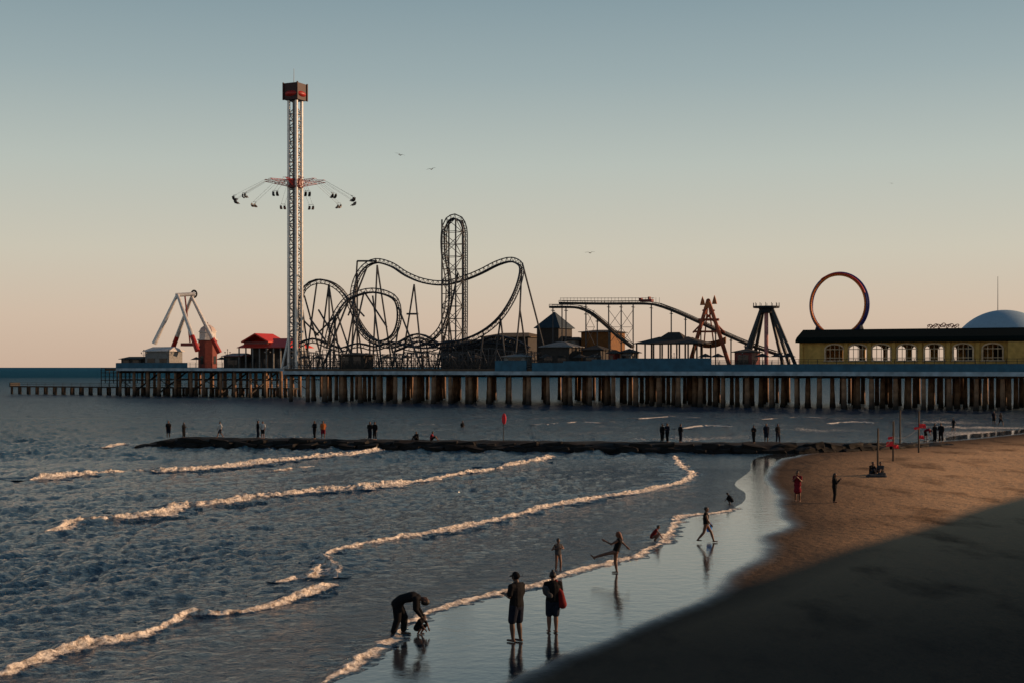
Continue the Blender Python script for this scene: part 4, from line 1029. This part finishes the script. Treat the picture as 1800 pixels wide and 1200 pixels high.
def JP(u):
    k=(u-900)/F
    for a,b in zip(JLv,JLv[1:]):
        fa=a.x-k*a.y;fb=b.x-k*b.y
        if fa<=0<=fb:
            t=fa/(fa-fb);p=a.lerp(b,t);return V((p.x,p.y,.72))
jl=[(296,'stand',1.55,20,'black','navy','shorts'),(323,'hold',1.4,60,'black','black','long'),(387,'walk',1.5,-60,'white','navy','shorts'),(453,'stand2',1.6,90,'black','navy','long'),(462,'stand',1.55,-20,'white','black','shorts'),(553,'hold',1.65,-40,'black','black','long'),(568,'stand',1.65,10,'orange','crimson','shorts'),(650,'hold',1.6,30,'black','navy','long'),(659,'stand2',1.6,-30,'black','black','long'),(732,'sit',1.5,-30,'black','black','long'),(760,'sit',1.5,80,'crimson','black','shorts'),(1164,'stand',1.6,40,'black','black','long'),(1173,'hold',1.65,-50,'navy','black','long'),(1196,'stand2',1.6,120,'black','navy','long'),(1325,'hold',1.5,-40,'black','black','long'),(1347,'stand',1.65,0,'navy','denim','shorts'),(1367,'stand2',1.6,30,'black','navy','long')]
pn={'stand':'standing','hold':'with arms raised','walk':'walking','stand2':'with one arm bent','sit':'sitting','bend':'bending'}
for u,ps,H,rt_,tp,bt,sty in jl:
    person(JP(u),ps,H,rt_,'person in %s top %s on the rock jetty'%(tp,pn[ps]),0,tp,bt,sty,False,'short','people on the jetty')
for u,v,ps,rt_,tp,sty,H in ((1643,776,'hold',30,'black','long',1.75),(1654,776,'stand2',-30,'black','long',1.8),(1629,772,'bend',60,'crimson','shorts',1.6),(1676,757,'walk',-70,'black','shorts',1.5),(1747,745,'stand',10,'navy','shorts',1.7),(1759,747,'walk',30,'black','shorts',1.6)):
    person(B(u,v),ps,H,rt_,'person in %s top %s on sand'%(tp,pn[ps]),0,tp,'black',sty)
q=G(813,750);person(V((q.x,q.y,-.95)),'stand',1.7,40,'person wading chest-deep in the sea',0,'black','black','shorts')
rb=build_person('seat',0,'black','navy','shorts',False,'short')
for k,a in enumerate(SWA):
    for yy in (-.42,.42):
        if random.random()<.25: continue
        d=V((math.cos(a),math.sin(a),0));sd_=V((-math.sin(a),math.cos(a),0))
        pos=V((TC.x,TC.y,zs))+d*R2+sd_*yy
        o=bpy.data.objects.new('person',rb[0]);o.location=pos
        o.rotation_euler=(-.45,0,a-math.pi/2);link(o);o.scale=(.95,)*3
        tag(o,'person in dark clothes riding a flying swing seat','person','riders on the swing tower')
        for nm,me in rb[1]:
            qq=bpy.data.objects.new(nm,me);qq.parent=o;link(qq)
# ------------------------------------------------------------ posts & flags
def cloth(bm,o,ax,w,h,ph=0,nx=8,nz=6):
    g=[[None]*(nz+1) for _ in range(nx+1)];side=V((-ax.y,ax.x,0))
    for i in range(nx+1):
        for j in range(nz+1):
            g[i][j]=bm.verts.new(o+ax*w*i/nx+V((0,0,-h*j/nz-.12*h*(i/nx)**2))+side*.08*math.sin(i*1.1+j*.5+ph)*(i/nx))
    for i in range(nx):
        for j in range(nz): bm.faces.new((g[i][j],g[i+1][j],g[i+1][j+1],g[i][j+1]))
RC=pm('red_flag_cloth',(.75,.03,.045),.7,0,.2,6)
tops=[]
for u,vb,vt,fl_ in ((1543,822,752,False),(1570,810,740,True),(1582,782,720,False),(1615,795,722,True)):
    p=B(u,vb);hgt=(vb-vt)*p.y/F;r=thing('wooden_post','tall weathered wooden post'+(' with ragged red cloth' if fl_ else '')+' on the beach','post',p,'posts on the beach')
    bm=bmesh.new();tube(bm,p-V((0,0,.3)),p+V((.02,0,hgt)),.085,.065,8);part('pole',bm,M['wood'],r)
    tops.append(p+V((0,0,hgt*.6)))
    if fl_:
        for zf_,ax_,w_,h_ in ((.5 if u==1570 else .7,V((1,0,0)) if u==1615 else V((-1,0,0)),.55,.36),(.42,V((1,0.1,0)),.4,.28),(.62,V((-1,0.1,0)),.4,.2)):
            bm=bmesh.new();cloth(bm,p+V((0,-.09,hgt*zf_)),ax_,w_,h_,u);part('red_cloth',bm,RC,r)
for a,b in ((tops[1],tops[3]),(tops[0],tops[1])):
    bm=bmesh.new();polytube(bm,[a.lerp(b,k/10)-V((0,0,.35*math.sin(k*math.pi/10))) for k in range(11)],.02,4)
    solo('rope',bm,M['dark'],'sagging dark rope strung between the posts','rope',a)
p=JP(885);r=thing('warning_flag','red warning flag on thin pole on jetty','flag',p)
bm=bmesh.new();tube(bm,p-V((0,0,.2)),p+V((0,0,2.3)),.035,.03,6);part('pole',bm,M['dark'],r)
bm=bmesh.new();bmesh.ops.create_uvsphere(bm,u_segments=14,v_segments=10,radius=1,matrix=Matrix.Translation(p+V((.05,0,1.95)))@Matrix.Diagonal((.2,.07,.5,1)));part('red_panel',bm,RC,r,smooth=True)
for u,v,D,w,tilt in ((703,273,150,.9,.3),(758,298,160,.85,-.1),(1037,445,200,1.1,.0),(1567,323,200,.5,.2)):
    c=V(((u-900)/F*D,D,CAMH-(v-HV)/F*D));bm=bmesh.new()
    capsule(bm,(-.16,0,0),(.14,0,.02),.03,.055);capsule(bm,(.14,0,.02),(.22,0,.04),.035,.02);capsule(bm,(-.3,0,0),(-.14,0,0),.02,.03,2.,V((0,1,0)))
    for s in (-1,1):
        pts=[((.06,0,.03),.16),((.1,s*.25,.16),.15),((.05,s*.5,.14),.1),((-.06,s*.72,.08),.03)]
        vs=[(bm.verts.new(V(p_)+V((ch/2,0,0))),bm.verts.new(V(p_)-V((ch/2,0,0))),bm.verts.new(V(p_)+V((0,0,.015)))) for p_,ch in pts]
        for A,Bq in zip(vs,vs[1:]):
            bm.faces.new((A[0],Bq[0],Bq[2],A[2]));bm.faces.new((A[2],Bq[2],Bq[1],A[1]));bm.faces.new((A[1],Bq[1],Bq[0],A[0]))
    o=solo('gull',bm,M['bird'],'dark gull gliding with bent wings','bird',V((0,0,0)));o.location=c;o.rotation_euler=(tilt,.1,math.radians(60));o.scale=(w,)*3
# ------------------------------------------------------------ sky, sun, camera
w=bpy.data.worlds.new('World');scene.world=w;w.use_nodes=True;nt=w.node_tree;L=nt.links
bg=nt.nodes['Background'];bg.inputs['Strength'].default_value=.1
sk=nd(nt,'ShaderNodeTexSky',sky_type='NISHITA');sk.sun_disc=False;sk.sun_elevation=SUN_EL;sk.sun_rotation=SUN_AZ;sk.dust_density=2;sk.ozone_density=2
tc=nd(nt,'ShaderNodeTexCoord');sx=nd(nt,'ShaderNodeSeparateXYZ');L.new(tc.outputs['Generated'],sx.inputs[0])
rp=nd(nt,'ShaderNodeValToRGB');L.new(sx.outputs['Z'],rp.inputs[0])
stops=[(0,(.64,.47,.355)),(.035,(.675,.53,.41)),(.08,(.635,.585,.475)),(.14,(.505,.545,.49)),(.2,(.345,.425,.43)),(.26,(.235,.325,.36)),(.45,(.062,.135,.215)),(1,(.01,.027,.052))]
el=rp.color_ramp.elements
el[0].position=0;el[0].color=stops[0][1]+(1,);el[1].position=1;el[1].color=stops[-1][1]+(1,)
for p_,c_ in stops[1:-1]:
    e=el.new(p_);e.color=c_+(1,)
vm=nd(nt,'ShaderNodeVectorMath',operation='SCALE');vm.inputs['Scale'].default_value=10.;L.new(rp.outputs[0],vm.inputs[0])
mx=nd(nt,'ShaderNodeMix',data_type='RGBA');mx.inputs['Factor'].default_value=.9
L.new(sk.outputs[0],mx.inputs['A']);L.new(vm.outputs[0],mx.inputs['B']);L.new(mx.outputs['Result'],bg.inputs['Color'])
ld=bpy.data.lights.new('sun','SUN');ld.energy=5.;ld.angle=math.radians(1.2);ld.color=(1,.62,.35)
lo=bpy.data.objects.new('sun',ld);link(lo)
dirv=V((math.sin(SUN_AZ)*math.cos(SUN_EL),math.cos(SUN_AZ)*math.cos(SUN_EL),math.sin(SUN_EL)))
lo.rotation_euler=(-dirv).to_track_quat('-Z','Y').to_euler();lo.location=dirv*100
cd=bpy.data.cameras.new('camera');cd.lens=50;cd.sensor_width=36;cd.shift_y=45/1800.;cd.clip_end=100000;cd.clip_start=.1
cam=bpy.data.objects.new('camera',cd);cam.location=(0,0,CAMH);cam.rotation_euler=(math.pi/2,0,0);link(cam);scene.camera=cam
scene.view_settings.view_transform='Standard';scene.view_settings.look='None';scene.view_settings.exposure=0
